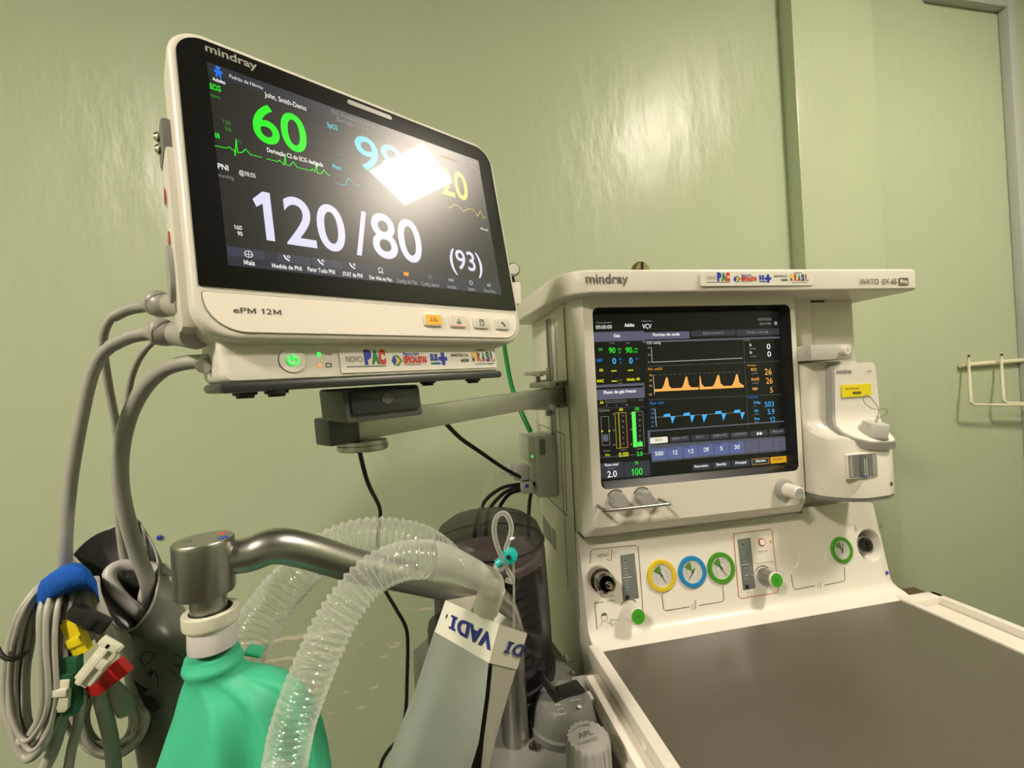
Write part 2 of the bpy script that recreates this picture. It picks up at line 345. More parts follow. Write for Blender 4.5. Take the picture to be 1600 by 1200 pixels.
wallbox('wall_back', (XL-.1, XR+.1, YW, YW+.1, 0, CZ))
wallbox('wall_right', (XR, XR+.1, YB, YW, 0, CZ))
wallbox('wall_left', (XL-.1, XL, YB, YW, 0, CZ))
wallbox('wall_front', (XL-.1, XR+.1, YB-.1, YB, 0, CZ))
MB().bx(1.163, 1.468, YW-.05, YW, 0, CZ, 'wall', .004).build('trim_1', kind='structure')     # boxed-out pillar
MB().bx(XL-.1, XR+.1, YB-.1, YW+.1, -.1, 0, 'floor').build('floor', kind='structure')
MB().bx(XL-.1, XR+.1, YB-.1, YW+.1, CZ, CZ+.1, 'ceil').build('ceiling', kind='structure')
def lamp(x0, x1, y0, y1, L, label, key):
    t = thing('ceiling_light', ((x0+x1)/2, (y0+y1)/2, CZ-.012), label, 'ceiling light')
    f = MB(); z0 = CZ-.012
    for a in ((x0-.02, x1+.02, y0-.02, y0), (x0-.02, x1+.02, y1, y1+.02), (x0-.02, x0, y0, y1), (x1, x1+.02, y0, y1)): f.bx(*a, z0, CZ-.0005, 'white', .001)
    f.build('frame', t)
    M[key] = mat(key, (.8, .8, .8), .5, emit=LAMP_COL, es=L)
    MB().bx(x0+.0005, x1-.0005, y0+.0005, y1-.0005, CZ-.009, CZ-.001, key).build('diffuser', t)
lamp(1.31, 1.64, -.31, .005, LAMP_L, 'square warm ceiling light panel reflected in the monitor screen', 'lamp_panel')
lamp(-1.60, -1.27, -1.20, -.87, LAMP2_L, 'square warm ceiling light panel above the cables on the left', 'lamp_panel_left')
# conduit at the far right corner
t = thing('cable_conduit', (2.19, YW-.02, 0), 'grey vertical cable conduit at the far right wall corner', 'conduit')
MB().bx(2.085, 2.125, YW-.03, YW-.001, 0, H+1.315, 'conduit', .003).build('vertical_duct', t)
c = MB().bx(1.75, 2.10, YW-.028, YW-.001, H+1.268, H+1.292, 'conduit', .003); c.build('horizontal_duct', t)
# wire rack
t = thing('wire_rack', aty(1560, 566, YW-.01), 'cream wire rack with square loops on the right-hand wall', 'wall rack')
MB().tube([aty(1501, 571, YW-.012), aty(1560, 566, YW-.012), aty(1630, 560.5, YW-.012)], .0075, 'rackm', 8, smooth=False).build('rail', t)
for (x, y0, y1, xe) in ((1513, 553, 631, 1620), (1564, 551, 628, 1660)):
    f = MB(); f.tube([aty(x, y0, YW-.03), aty(x+1, y0+20, YW-.03), aty(x+4, y1-8, YW-.05), aty(x+8, y1, YW-.052), aty(x+20, y1+1.5, YW-.054), aty(xe, y1+2, YW-.06)], .0042, 'rackm', 8, sub=3)
    f.lathe([(.0035, 0), (.0035, .004)], aty(x, y0+3, YW-.034), -Y, 'black', 10); f.build('wire_loop', t)
tag(MB().bx(1.17, 1.50, 1.00, YW-.052, H-.80, H-.705, 'wood', .004).build('wooden_rail'), 'brown wooden ledge low on the wall behind the worktop corner', 'ledge')
tag(MB().lathe([(.004, 0), (.006, .003), (.006, .006), (.003, .008)], aty(251, 839, YW-.0005), -Y, 'lb', 12).build('blue_hook'), 'tiny blue hook on the wall above the dark pouch', 'hook')

# ================================================================== PATIENT MONITOR
mo = Vector((-.0367, .4254, .1815+H)); mx_ = Vector((.8534, .5207, .0232)).normalized(); mz_ = Vector((-.099, .1182, .988)); mz_ = (mz_-mx_*mz_.dot(mx_)).normalized(); mn = mz_.cross(mx_)   # into the screen
MR = Matrix((mx_, mn, mz_)).transposed()
mon = thing('patient_monitor', mo, 'patient monitor on a metal arm showing 120/80 in large white digits', 'medical monitor', rot=MR)
def ml(px, py, d=0.):
    p = onp(px, py, mo+mn*d, mn)-mo; return Vector((p.dot(mx_), d, p.dot(mz_)))
O0 = Vector((0, 0, 0))
# local frame: x right, y into the monitor, z up
b = MB(); b.prism(rr(-.1545, -.1365, .1545, .1055, (.026, .026, .026, .024), 8), O0, X, Z, Y, -.002, .030, 'shelfw', .005, 4)
b.prism(rr(-.150, -.128, .150, .100, .02, 6), O0, X, Z, Y, .029, .052, 'white', 0)
b.build('housing', mon)
g = MB(); g.prism(rr(-.1492, -.0985, .1495, .1000, (.0015, .0015, .020, .019), 8), O0, X, Z, Y, -.0032, -.001, 'glass', .0006, 2); q0_, q1_ = ml(320, 84), ml(400, 108); g.text('mindray', (q0_.x, -.00335, q0_.z), X, Z, q1_.x-q0_.x, .0066, 'inkl', .02); g.build('screen_glass', mon)
g = MB(); g.prism(rr(-.1478, -.1318, .1478, -.1022, (.026, .022, .0015, .0015), 8), O0, X, Z, Y, -.0026, -.0016, 'seam')
g.prism(rr(-.1474, -.1314, .1474, -.1026, (.0255, .0215, .0015, .0015), 8), O0, X, Z, Y, -.0031, -.0016, 'cream', .0004, 1)
p0, p1 = ml(364, 491), ml(438, 493)
g.text('ePM 12M', (p0.x, -.0033, p0.z), X, Z, p1.x-p0.x, .0042, 'ink', .008); g.build('front_panel', mon)
for i, (px, py) in enumerate(((673, 502), (712, 504), (748, 506), (781, 508))):
    c = ml(px, py); w_ = .0098; f = MB()
    f.prism(rr(-w_, -.0062, w_, .0062, .0022, 4), (c.x, 0, c.z), X, Z, Y, -.0052, -.003, 'shelfw', .0008, 2)
    if i == 0: f.prism(rr(-w_+.0013, -.0050, w_-.0013, .0050, .0015, 4), (c.x, 0, c.z), X, Z, Y, -.0055, -.005, 'or_btn')
    if i == 1:
        f.prism(rr(-w_+.001, -.0052, w_-.001, .0052, .0015, 4), (c.x, 0, c.z), X, Z, Y, -.0054, -.005, 'led_o'); f.prism(rr(-w_+.0016, -.0046, w_-.0016, .0046, .0012, 4), (c.x, 0, c.z), X, Z, Y, -.0055, -.005, 'shelfw')
    k = 'ink'
    def ln(a, b_): f.tube([(c.x+a[0], -.0056, c.z+a[1]), (c.x+b_[0], -.0056, c.z+b_[1])], .00022, k, 5, smooth=False)
    if i == 0: [ln(a, b_) for a, b_ in (((0, -.0015), (.0045, -.0015)), ((0, -.0015), (.0015, .0018)), ((.0015, .0018), (.0045, -.0015)), ((-.004, .0015), (-.001, .0015)), ((-.001, .0015), (-.004, -.0015)), ((-.004, -.0015), (-.001, -.0015)))]
    if i == 1: [ln(a, b_) for a, b_ in (((-.002, -.001), (0, .0025)), ((0, .0025), (.002, -.001)), ((-.002, -.001), (.002, -.001)), ((-.0028, -.0028), (.0028, -.0028)), ((-.0028, -.002), (.0028, -.002)))]
    if i == 2: [ln(a, b_) for a, b_ in (((-.0025, -.003), (.0025, -.003)), ((-.0025, .003), (.0025, .003)), ((-.0025, -.003), (-.0025, .003)), ((.0025, -.003), (.0025, .003)), ((-.001, .0015), (.001, .0015)), ((.001, .0015), (0, -.0005)))]
    if i == 3: [ln(a, b_) for a, b_ in (((-.002, .002), (.002, -.002)), ((-.001, .002), (-.001, -.001)), ((-.001, .002), (.002, .000)))]; f.lathe([(.0013, 0), (.0013, .0003)], (c.x+.002, -.0054, c.z-.002), -Y, 'ink', 10)
    f.build('button', mon, label='amber button with alarm symbol' if i == 0 else None)
g = MB(); g.prism(rr(-.0215, .0905, .0235, .0962, .0027, 6), O0, X, Z, Y, -.0042, -.003, M['lgrey'], .0005, 1); g.build('alarm_light', mon)
# side: grip, socket strip
g = MB(); g.bx(-.1605, -.153, .015, .045, .010, .038, 'grey', .003); g.lathe([(.003, 0), (.004, .002), (.002, .004)], (-.1600, .030, .030), -X, 'chrome', 12); g.lathe([(.003, 0), (.004, .002), (.002, .004)], (-.1600, .030, .020), -X, 'chrome', 12); g.build('side_latch', mon)
g = MB(); g.bx(-.1595, -.150, .010, .050, -.125, .012, 'white', .003)
for z in (-.018, -.052): g.lathe([(.006, 0), (.006, .0015)], (-.1590, .030, z), -X, 'red', 16); g.lathe([(.008, 0), (.008, .001)], (-.1590, .030, z), -X, 'white', 16)
g.build('socket_strip', mon)
g = MB(); g.prism([(a*.013, b_*.022) for a, b_ in [(math.cos(i*PI/8), math.sin(i*PI/8)) for i in range(16)]], (-.1570, .030, -.079), Y, Z, X, -.006, .002, 'lgrey', .002, 2); g.build('side_grip', mon)
# lower module
g = MB(); ND = Vector((0, 1, .175)); g.prism(rr(-.1400, -.1665, .1215, -.118, (.0085, .0085, .0085, .0125), 6), (0, 0, -.00175), X, Z, ND, .010, .085, 'shelfw', .006, 3); g.build('lower_module', mon)
g = MB(); g.prism(rr(-.1410, -.1730, .1225, -.1650, (.0036, .0036, .0036, .0036), 4), (0, 0, -.00175), X, Z, ND, .009, .086, 'dgrey2', .0025, 2)
g.build('base_plate', mon)
for (x, y) in ((-.122, .030), (-.103, .018), (.097, .030), (.058, .06)):
    MB().lathe([(.0085, 0), (.0085, .003), (.0065, .0032), (.006, .0055)], (x, y, -.1722+.175*(y-.01)), -Vector((0, -.16, 1)), 'black', 18).build('rubber_foot', mon)
c = ml(457, 563, .010); f = MB(); f.lathe([(.0101, 0), (.0101, .0006)], (c.x, .010, c.z), -Y, 'seam', 30); f.lathe([(.0098, 0), (.0098, .0009)], (c.x, .010, c.z), -Y, 'shelfw', 30)
pw = f.build('power_button', mon)
f = MB(); pts = [(c.x+.0036*math.sin(a), .0085, c.z-.0004+.0034*math.cos(a)) for a in [math.radians(40+280*i/12) for i in range(13)]]
f.tube(pts, .0008, 'led_g', 6, smooth=False); f.tube([(c.x, .0085, c.z), (c.x, .0085, c.z+.0042)], .0008, 'led_g', 6, smooth=False); f.build('power_symbol', pw)
for px, py, k, lb in ((498, 554, 'led_g', 'green status light'), (499, 571, 'led_o', 'orange status light')):
    c = ml(px, py, .010); f = MB(); f.lathe([(.0017, 0), (.0017, .0005)], (c.x, .010, c.z), -Y, k, 14)
    if k == 'led_g': f.tube([(c.x+.0055, .0098, c.z), (c.x+.007, .0098, c.z+.0007), (c.x+.0085, .0098, c.z), (c.x+.010, .0098, c.z)], .0003, 'ink', 5)
    else:
        for a, b_ in (((.0055, -.0015), (.0095, -.0015)), ((.0055, .0015), (.0095, .0015)), ((.0055, -.0015), (.0055, .0015)), ((.0095, -.0015), (.0095, .0015))): f.tube([(c.x+a[0], .0098, c.z+a[1]), (c.x+b_[0], .0098, c.z+b_[1])], .0003, 'ink', 5, smooth=False)
    f.build('status_light', mon, label=lb)
def logos(f, o, ex, ez, Wd, Hh, up):
    """strip of five printed logos, Wd wide and Hh high; up = tiny offset towards the viewer"""
    n = up; o = Vector(o)
    def T(s, u, v, wu, hv, key, bold=0.): f.text(s, o+ex*(u*Wd)+ez*(v*Hh)+n, ex, ez, wu*Wd, hv*Hh, key, bold)
    def Q(u0, v0, u1, v1, key, lift=1): f.flat([o+ex*(a*Wd)+ez*(b_*Hh)+n*lift for a, b_ in ((u0, v0), (u1, v0), (u1, v1), (u0, v1))], key)
    def Pg(pp, key, lift=1): f.flat([o+ex*(a*Wd)+ez*(b_*Hh)+n*lift for a, b_ in pp], key)
    T('NOVO', .03, .42, .085, .24, 'inkg'); T('P', .125, .36, .04, .5, 'lb', .09); T('A', .163, .36, .045, .5, 'lg2', .08); T('C', .203, .36, .04, .5, 'lr', .09); Q(.03, .22, .24, .26, 'inkg')
    Pg([(.275, .45), (.29, .68), (.305, .45), (.29, .22)], 'lb'); Pg([(.295, .68), (.315, .68), (.338, .45), (.315, .22), (.295, .22), (.315, .45)], 'lg2', 1.2); Pg([(.30, .6), (.31, .6), (.326, .45), (.31, .3), (.30, .3), (.315, .45)], 'ly', 1.4)
    T('Agora tem', .345, .66, .10, .16, 'lb', .02); T('ESPECIALISTAS', .345, .34, .145, .26, 'lr', .06); Q(.345, .24, .45, .27, 'inkg')
    T('SUS', .515, .42, .05, .28, 'lb', .07); Q(.57, .40, .63, .58, 'lb'); Q(.588, .2, .612, .78, 'lb', 1.2); Q(.515, .24, .56, .33, 'lg2'); Q(.54, .24, .58, .32, 'lb', 1.1)
    T('MINISTÉRIO DA', .66, .58, .125, .13, 'lk', .02); T('SAÚDE', .725, .32, .06, .13, 'lk', .05)
    T('GOVERNO DO', .855, .84, .075, .09, 'lk', .03)
    for ch, u, k in (('B', .815, 'ly'), ('R', .852, 'lr'), ('A', .887, 'lg2'), ('S', .922, 'lb'), ('I', .950, 'ly'), ('L', .962, 'lb')):
        T(ch, u, .34, .030 if ch != 'I' else .010, .42, k, .05)
    Q(.815, .34, .83, .5, 'lb', 1.3); Q(.860, .58, .876, .74, 'lg2', 1.3); Q(.890, .34, .91, .46, 'lr', 1.3); Q(.93, .56, .945, .74, 'lg2', 1.3); Q(.965, .34, .985, .44, 'ly', 1.3)
    T('DO LADO DO POVO BRASILEIRO', .83, .16, .15, .07, 'lk', .02)
c0 = ml(528, 575, .010)
f = MB(); f.prism(rr(-.0545, -.1615, .1165, -.1395, .001, 2), O0, X, Z, Y, .0092, .0098, 'sticker'); logos(f, Vector((-.0545, .0091, -.1615)), X, Z, .171, .022, Vector((0, -.00012, 0))); f.build('logo_sticker', mon)

# ---- the lit picture of the monitor
D = MB(); D.recalc = False
def mq(pts, key, lift=0.): D.flat([Vector((q.x, -.00335-lift, q.z)) for q in [ml(*p) for p in pts]], key)
def mt(s, x0, y0, x1, y1, h, key, bold=0., lift=.00012):
    a, b_, c_ = ml(x0, y0), ml(x1, y1), ml(x0, y0-h); D.text(s, (a.x, -.00335-lift, a.z), X, Z, b_.x-a.x, c_.z-a.z, key, bold)
def ribbon(P, wd, key, off):
    for i in range(len(P)-1):
        a, b_ = P[i], P[i+1]; t_ = (b_-a); 
        if t_.length < 1e-6: continue
        nrm = off.cross(t_).normalized()*wd/2; e = t_.normalized()*wd*.3
        D.flat([a-e-nrm, b_+e-nrm, b_+e+nrm, a-e+nrm], key)
def mwave(pts, wd, key, lift=.0001): ribbon([Vector((q.x, -.00335-lift, q.z)) for q in [ml(*p) for p in pts]], wd, key, Y)
def z1(pts): return [(240+x/4, 30+y/4) for x, y in pts]
def z2(pts): return [(500+x*.2125, 130+y*.2125) for x, y in pts]
D.flat([Vector((x, -.00330, z)) for x, z in ((-.1305, -.0815), (.1305, -.0815), (.1305, .0815), (-.1305, .0815))], 'scr')
D.flat([Vector((x, -.00334, z)) for x, z in ((-.1305, .0715), (.1305, .0715), (.1305, .0815), (-.1305, .0815))], 'bar')
D.flat([Vector((x, -.00334, z)) for x, z in ((-.1305, -.0815), (.1305, -.0815), (.1305, -.0665), (-.1305, -.0665))], 'bar')
for i, x in enumerate((-.1305, -.0975, -.0715, -.0455, -.0195, .0065, .0325, .0585, .082, .106)):
    D.flat([Vector((a, -.00337, z)) for a, z in ((x+.0004, -.0740), (x+.0245, -.0740), (x+.0245, -.0670), (x+.0004, -.0670))], 'bar2' if i < 3 else 'bar')
mt('Adulto', 331, 130, 351, 135, 5, 'w2', .03); mt('Padrão de Fábrica', 357.5, 126, 409, 141, 5, 'w2')
c = ml(340, 119); D.flat([Vector((c.x+a, -.0035, c.z+b_)) for a, b_ in ((-.0008, -.004), (-.0002, -.0005), (.0002, -.0005), (.0008, -.004), (.002, -.004), (.0014, .000), (.0028, .000), (.0024, .0022), (-.0024, .0022), (-.0028, .000), (-.0014, 0), (-.002, -.004))], 'blue_i')
D.flat([Vector((c.x+.0016*math.cos(a), -.0035, c.z+.0042+.0016*math.sin(a))) for a in [i*PI/6 for i in range(12)]], 'blue_i')
mt('ECG', 327.5, 143, 344, 147, 8, 'green_d', .03); mt('bpm', 328, 155, 343, 159, 5, 'green_m')
mt('John, Smith-Demo', 412, 155, 477, 176, 7.5, 'w2', .01)
mt('60', 396, 221, 480, 242, 57, 'green_d', .015)
mt('Derivação C2 do ECG desligada', 416, 241, 503, 265, 6.5, 'w2', .02)
mt('D.C. A medição foi fechada', 517, 181, 585, 204, 6, 'w3'); mt('Derivação C2 do ECG desligada', 525, 193, 605, 219, 6, 'w3')
mt('SpO2', 509.5, 202, 526, 206, 7, 'cyan_d', .02); mt('%', 512, 213, 516, 214, 4, 'cyan_m')
mt('98', 557, 264, 630, 282, 49, 'cyan_d', .01); mt('100', 527, 246, 536, 248, 5, 'cyan_m'); mt('90', 531, 256, 537, 257, 5, 'cyan_m'); mt('Pleti', 518, 266, 531, 270, 6, 'cyan_d', .02)
mt('20', 688, 305, 730, 313, 41, 'yel_d', .01)
mt('120', 347, 197, 359, 200, 6, 'green_m'); mt('50', 351, 208, 360, 210, 6, 'green_m'); mt('II', 335.5, 219, 342, 221, 7, 'green_d', .03)
mt('X1', 370, 227, 375, 228, 5, 'green_m')
mwave(z1([(380, 808), (450, 822), (470, 815), (485, 832), (500, 835), (505, 870), (510, 765), (520, 850), (545, 850), (570, 828), (600, 862), (670, 880)]), .0006, 'green_d')
mwave(z1([(700, 888), (770, 905), (780, 895), (795, 912), (808, 925), (815, 860), (820, 925), (845, 930), (865, 905), (890, 940), (975, 960), (985, 950), (1000, 968), (1010, 910), (1015, 975), (1040, 980), (1055, 955), (1080, 985), (1098, 990)]), .0006, 'green_d')
mwave(z1([(1125, 1028), (1150, 1045), (1190, 1050), (1200, 1015), (1215, 1005), (1230, 1030), (1250, 1045), (1278, 1052)]), .0005, 'cyan_d')
mwave(z2([(935, 930), (980, 905), (1010, 920), (1040, 955), (1080, 935), (1115, 940), (1145, 990), (1165, 950), (1190, 1000), (1205, 995)]), .0006, 'yel_d')
mt('PNI', 339.5, 267, 356, 270, 8, 'w2', .02); mt('mmHg', 340.7, 280, 364.5, 286, 5.5, 'w3'); mt('@10:55', 372.5, 276, 398, 281, 6.5, 'w2', .01)
mt('120', 400, 376, 541, 396, 75, 'white_d', .012); mt('/', 555, 399, 579, 402, 66, 'white_d', .01); mt('80', 583, 402, 660, 412, 66, 'white_d', .012)
mt('(93)', 702, 420, 752, 428, 29, 'white_d', .01)
mt('160', 364.5, 361, 377, 363, 6.5, 'w2', .01); mt('90', 370, 371, 378, 373, 6.5, 'w2', .01)
for s, x0, y0, x1, y1, h in (('Mais', 380, 416, 397, 418, 7.5), ('Medida de PNI', 423.6, 420.5, 470, 427, 6.5), ('Parar Tudo PNI', 479, 426, 521.6, 432, 6.5), ('STAT de PNI', 533.6, 433, 564.5, 437, 6), ('Dar Alta ao Pac.', 575, 438, 611, 443, 5.5),
                             ('Config. de Tela', 617.6, 443, 649.6, 447, 5.5), ('Config. alarme', 656.4, 447.5, 683.6, 451, 5.5), ('Revisão', 697, 452, 711, 454, 5), ('Espera', 729, 455, 740, 457, 5), ('Menu Princ.', 754, 458, 772, 460, 5)):
    mt(s, x0, y0, x1, y1, h, 'w2' if x0 < 600 else 'w3', .02)
def mring(px, py, r, key, wd=.0005):
    c = ml(px, py); mP = [Vector((c.x+r*math.cos(a), -.0035, c.z+r*math.sin(a))) for a in [i*PI/6 for i in range(13)]]; ribbon(mP, wd, key, Y)
mring(387, 400, .0026, 'w2'); mwave([(382, 400), (392, 401)], .0004, 'w2', .0002); mwave([(387, 395), (387, 405)], .0004, 'w2', .0002)
for (px, py) in ((446, 406), (499, 412), (548, 418)): mwave([(px-4, py-4), (px-1, py+1), (px+4, py+4)], .0012, 'w2', .0002); mring(px+3, py-2, .0009, 'w2')
mring(592, 424, .002, 'w2'); mwave([(589, 428), (597, 429)], .0006, 'w2', .0002)
mq([(628, 427), (636, 428), (635, 434), (628, 432)], 'or_d', .0002); mring(669, 435, .0016, 'w3'); mq([(698, 437), (706, 438), (706, 442), (698, 441)], 'w3', .0002); mring(733, 443.5, .002, 'w2'); mq([(758, 445), (764, 446), (764, 450), (758, 449)], 'w3', .0002)
mt('Manual', 748.6, 361, 760, 365, 4, 'w2'); mt('01/01', 731, 257, 741, 260, 4, 'w3'); mt('10:56', 732, 264, 741, 266, 4, 'w3')
mt('! Bateria', 628, 228, 662, 241, 6, 'red_d', .02); mt('Desconectado', 688, 248, 714, 258, 5, 'red_d', .02)
D.build('display', mon)

# ================================================================== ARM HOLDING THE MONITOR
arm = thing('support_arm', W(.19, .74, -.06), 'brushed metal arm bar holding the patient monitor', 'support arm')
A0 = W(-.105, .485, -.036); A1 = aty(868, 618, .715)
ad = (A1-A0); al = ad.length; ad.normalize(); aside = ad.cross(Z).normalized(); aup = aside.cross(ad)
def arot(): return Matrix((ad, -aside, aup)).transposed()
f = MB(); f.box(A0+ad*(al/2+.012), (al-.024, .034, .027), 'alu', .0015, 2, arot()); f.build('arm_bar', arm)
f = MB(); f.box(A0+ad*.008, (.033, .036, .029), 'dgrey', .003, 2, arot()); f.build('end_cap', arm, label='dark grey end cap')
dc = aty(566, 668, .50); dc.z = A0.z-.0135
f = MB(); f.lathe([(.0255, 0), (.0255, .004), (.027, .0045), (.027, .009), (.025, .0105)], dc, -Z, 'alu', 40); f.build('pivot_disc', arm)
# dark bracket below the monitor, in the monitor's own frame
def mw(v): return mo + mx_*v[0] + mn*v[1] + mz_*v[2]
mnl = mn+mz_*.175; f = MB(); f.prism(rr(-.0490, -.2075, .0265, -.177, .003, 4), mo, mx_, mz_, mnl, .026, .085, 'dgrey', .002, 2)
f.build('mounting_bracket', arm)
f = MB(); f.prism(rr(-.0440, -.2010, .0235, -.1790, .003, 4), mo, mx_, mz_, mnl, .0235, .030, 'dgrey2', .0015, 2); f.lathe([(.006, 0), (.0055, .001)], mw((-.010, .0237, -.184)), -mn, 'dgrey', 20); f.build('bracket_cover', arm, label='dark green-grey cover with round button')
# clevis
f = MB(); q = aty(846, 606, .70)
for py in (-.0185+.003, .0185+.002): f.box(A1+ad*(-.018)+Z*(py), (.050, .040, .0085), 'alu', .001, 2, arot())
f.box(A1+ad*.012, (.012, .040, .045), 'alu', .001, 2, arot()); f.build('clevis', arm)
for py in (-.0185+.003, .0185+.002): MB().lathe([(.0026, 0), (.0026, .001)], A1+ad*(-.02)+Z*py+aside*.0202, aside, 'black', 10).build('screw', arm)

# ================================================================== ANAESTHESIA MACHINE
SX = .226; YH = .648
mac = thing('anesthesia_machine', (.50, .78, 0), 'white anaesthesia workstation with touch screen, gauges and grey worktop', 'anesthesia machine')
f = MB()
f.bx(SX, .81, .70, .93, .12, H+.138, 'white', .006)            # back column and cabinet
f.bx(SX+.001, .645, .690, .72, H-.262, H+.135, 'white', .004)
f.build('column', mac)
f = MB(); f.bx(SX+.004, .80, .52, .92, .12, H-.43, 'white', .01); f.build('lower_cabinet', mac)
# seams on the visible side
f = MB()
for y0, z0, z1_ in ((.751, -.36, .12), (.695, -.39, .13)): f.bx(SX-.0006, SX+.002, y0-.0008, y0+.0008, H+z0, H+z1_, 'seam')
for a, b_ in (((843, 663), (882, 679)), ((882, 679), (886, 806)), ((886, 806), (846, 767))): f.tube([atx(*a, SX), atx(*b_, SX)], .0009, 'seam', 5, smooth=False)
f.prism([(v.y, v.z) for v in [atx(*p, SX) for p in ((848, 804), (860, 822), (863, 852), (849, 836))]], (SX, 0, 0), Y, Z, X, -.0005, .001, 'grey')
f.prism([(v.y, v.z) for v in [atx(*p, SX) for p in ((862, 824), (868, 830), (869, 861), (864, 855))]], (SX, 0, 0), Y, Z, X, -.0005, .001, 'grey')
f.build('side_panel', mac)
f = MB(); f.bx(SX-.003, SX+.004, .775, .805, H-.10, H+.125, 'alu', .001); f.bx(SX-.0035, SX, .783, .797, H-.10, H+.125, 'dgrey'); f.build('side_rail', mac)
f = MB(); f.bx(SX-.03, SX, .79, .86, H-.003+.0, H+.012, 'white', .003); c = aty(838, 588, .76)
f.box(W(.19, .77, .024), (.045, .02, .007), 'white', .002); f.lathe([(.010, 0), (.010, .008), (.008, .009)], W(.195, .77, .018), Z, 'white', 20); f.lathe([(.004, 0), (.004, .02)], W(.195, .77, .000), Z, 'grey', 12); f.box(W(.213, .77, .022), (.006, .006, .022), 'white', .001)
f.build('rail_clamp', mac)
f = MB(); f.box(W(.207, .755, -.045), (.010, .012, .018), 'lgrey', .002); f.lathe([(.004, 0), (.003, .014)], W(.212, .752, -.048), -Y, 'steel', 10); f.build('rail_lock', mac)
# top shelf
pl = []
for a in range(9):                                              # rounded left corner
    an = PI+PI/2*a/8; pl.append((.245+.055+.055*math.cos(an) - .055, .617+.05+.05*math.sin(an)))
pl = [(.186, .93), (.190, .82), (.198, .69), (.203, .662), (.212, .640), (.226, .626), (.245, .619)] + [(.835, .612), (.846, .616), (.852, .626), (.852, .93)]
f = MB(); f.prism(pl, (0, 0, H+.172), X, Y, Z, 0, -.036, 'shelfw', .004, 3, both=True)
f.bx(.225, .84, .64, .925, H+.1715, H+.173, 'lgrey', .0006)
a0, a1 = aty(915, 442, .6165), aty(981, 444, .616)
f.text('mindray', (a0.x, .6173, a0.z), X, Z, .069, .0135, 'inkg', .015)
a0 = aty(1343, 444, .6125); f.text('WATO  EX-65', (a0.x, .6118, a0.z), X, Z, aty(1401, 444, .6125).x-a0.x, .0088, 'inkg', .01)
a0 = aty(1405, 445.5, .6115); a1 = aty(1419, 434, .6115); f.prism(rr(a0.x, a0.z, a1.x, a1.z, .002, 4), (0, 0, 0), X, Z, Y, .6112, .613, 'inkg'); f.text('Pro', (a0.x+.0022, .6109, a0.z+.003), X, Z, a1.x-a0.x-.0045, (a1.z-a0.z)*.5, 'shelfw', .05)
f.build('top_shelf', mac)
a0 = aty(1095, 447, .614); a1 = aty(1270, 424, .6125)
f = MB(); f.prism(rr(a0.x, a0.z, a1.x, a1.z-.001, .001, 2), (0, 0, 0), X, Z, Y, .6128, .616, 'sticker'); logos(f, (a0.x+.004, .6126, a0.z), X, Z, a1.x-a0.x-.012, a1.z-a0.z, Vector((0, -.00012, 0))); f.build('logo_sticker', mac)
f = MB(); f.prism([(.70, .70), (.745, .70), (.75, .725), (.71, .725)], (0, 0, H+.136), X, Y, Z, 0, -.004, 'black', .001, 1); f.build('downlight', mac)
f = MB(); f.bx(.60, .705, .69, .88, H-.20, H+.137, 'white', .004); f.build('support_column', mac)
# display housing with a recessed touch screen
GL = rr(.2575, -.1675, .6185, .1195, .010, 6); gz = lambda p: (p[0], p[1]+H)
f = MB(); out = rr(SX+.002, -.244, .632, .150, .006, 6); 
n = len(out)
def ringf(ya, A, yb, B, key):
    vs = [Vector((a, ya, b_+H)) for a, b_ in A]+[Vector((a, yb, b_+H)) for a, b_ in B]; m_ = len(A)
    f.add(vs, [(i, (i+1) % m_, m_+(i+1) % m_, m_+i) for i in range(m_)], key)
edge = rr(SX+.016, -.226, .628, .146, .006, 6)
ringf(.69, out, YH+.014, out, 'white'); ringf(YH+.014, out, YH, edge, 'white'); ringf(YH, edge, YH, GL, 'white')
hs = f.build('display_housing', mac)
inner = rr(.2655, -.1590, .6120, .1130, .004, 6)
f = MB(); ringf(YH, GL, YH+.020, inner, 'recess'); f.build('screen_recess', mac)
YD = YH+.0195
f = MB(); f.prism([(a, b_+H) for a, b_ in inner], (0, 0, 0), X, Z, Y, YD, YD+.006, 'glass'); f.build('screen_glass', mac)
D = MB(); D.recalc = False; YP = YD-.0002
def dp(px, py, l=0): v = aty(px, py, YP); v.y = YP-l*.00012; return v
def dq(pts, key, l=1): D.flat([dp(*p, l) for p in pts], key)
def dt(s, x0, y0, x1, h, key, bold=0., l=4):
    a = dp(x0, y0, l); b_ = dp(x1, y0, l); c_ = dp(x0, y0-h, l); D.text(s, a, X, Z, b_.x-a.x, c_.z-a.z, key, bold)
def dl(pts, wd, key, l=3): ribbon([dp(*p, l) for p in pts], wd, key, Y)
def dr(x0, y0, x1, y1, key, l=1, r=.0015):       # upright rectangle from two opposite pixels
    a, b_ = dp(x0, y0), dp(x1, y1); D.flat([Vector((p, YP-l*.00012, q)) for p, q in rr(a.x, min(a.z, b_.z), b_.x, max(a.z, b_.z), r, 3)], key)
def do(x0, y0, x1, y1, key, wd=.0005, l=3):
    a, b_ = dp(x0, y0), dp(x1, y1); y_ = YP-l*.00012; ribbon([Vector(p) for p in ((a.x, y_, a.z), (b_.x, y_, a.z), (b_.x, y_, b_.z), (a.x, y_, b_.z), (a.x, y_, a.z))], wd, key, Y)
a, b_ = dp(929, 492), dp(1230, 729)
D.flat([Vector((p, YP, q)) for p, q in ((a.x, b_.z), (b_.x, b_.z), (b_.x, a.z), (a.x, a.z))], 'dk')
dt('00:00:00', 931, 514, 956, 5.5, 'w2'); dt('Tempo decorrido', 931, 505.5, 955, 2.6, 'w3'); dt('Adulto', 975.5, 510.5, 991, 5, 'w2', .03); dt('VCV', 1003.5, 513.5, 1018, 7, 'w2', .01); dt('Modo vent.', 1003, 503, 1019, 2.6, 'w3')
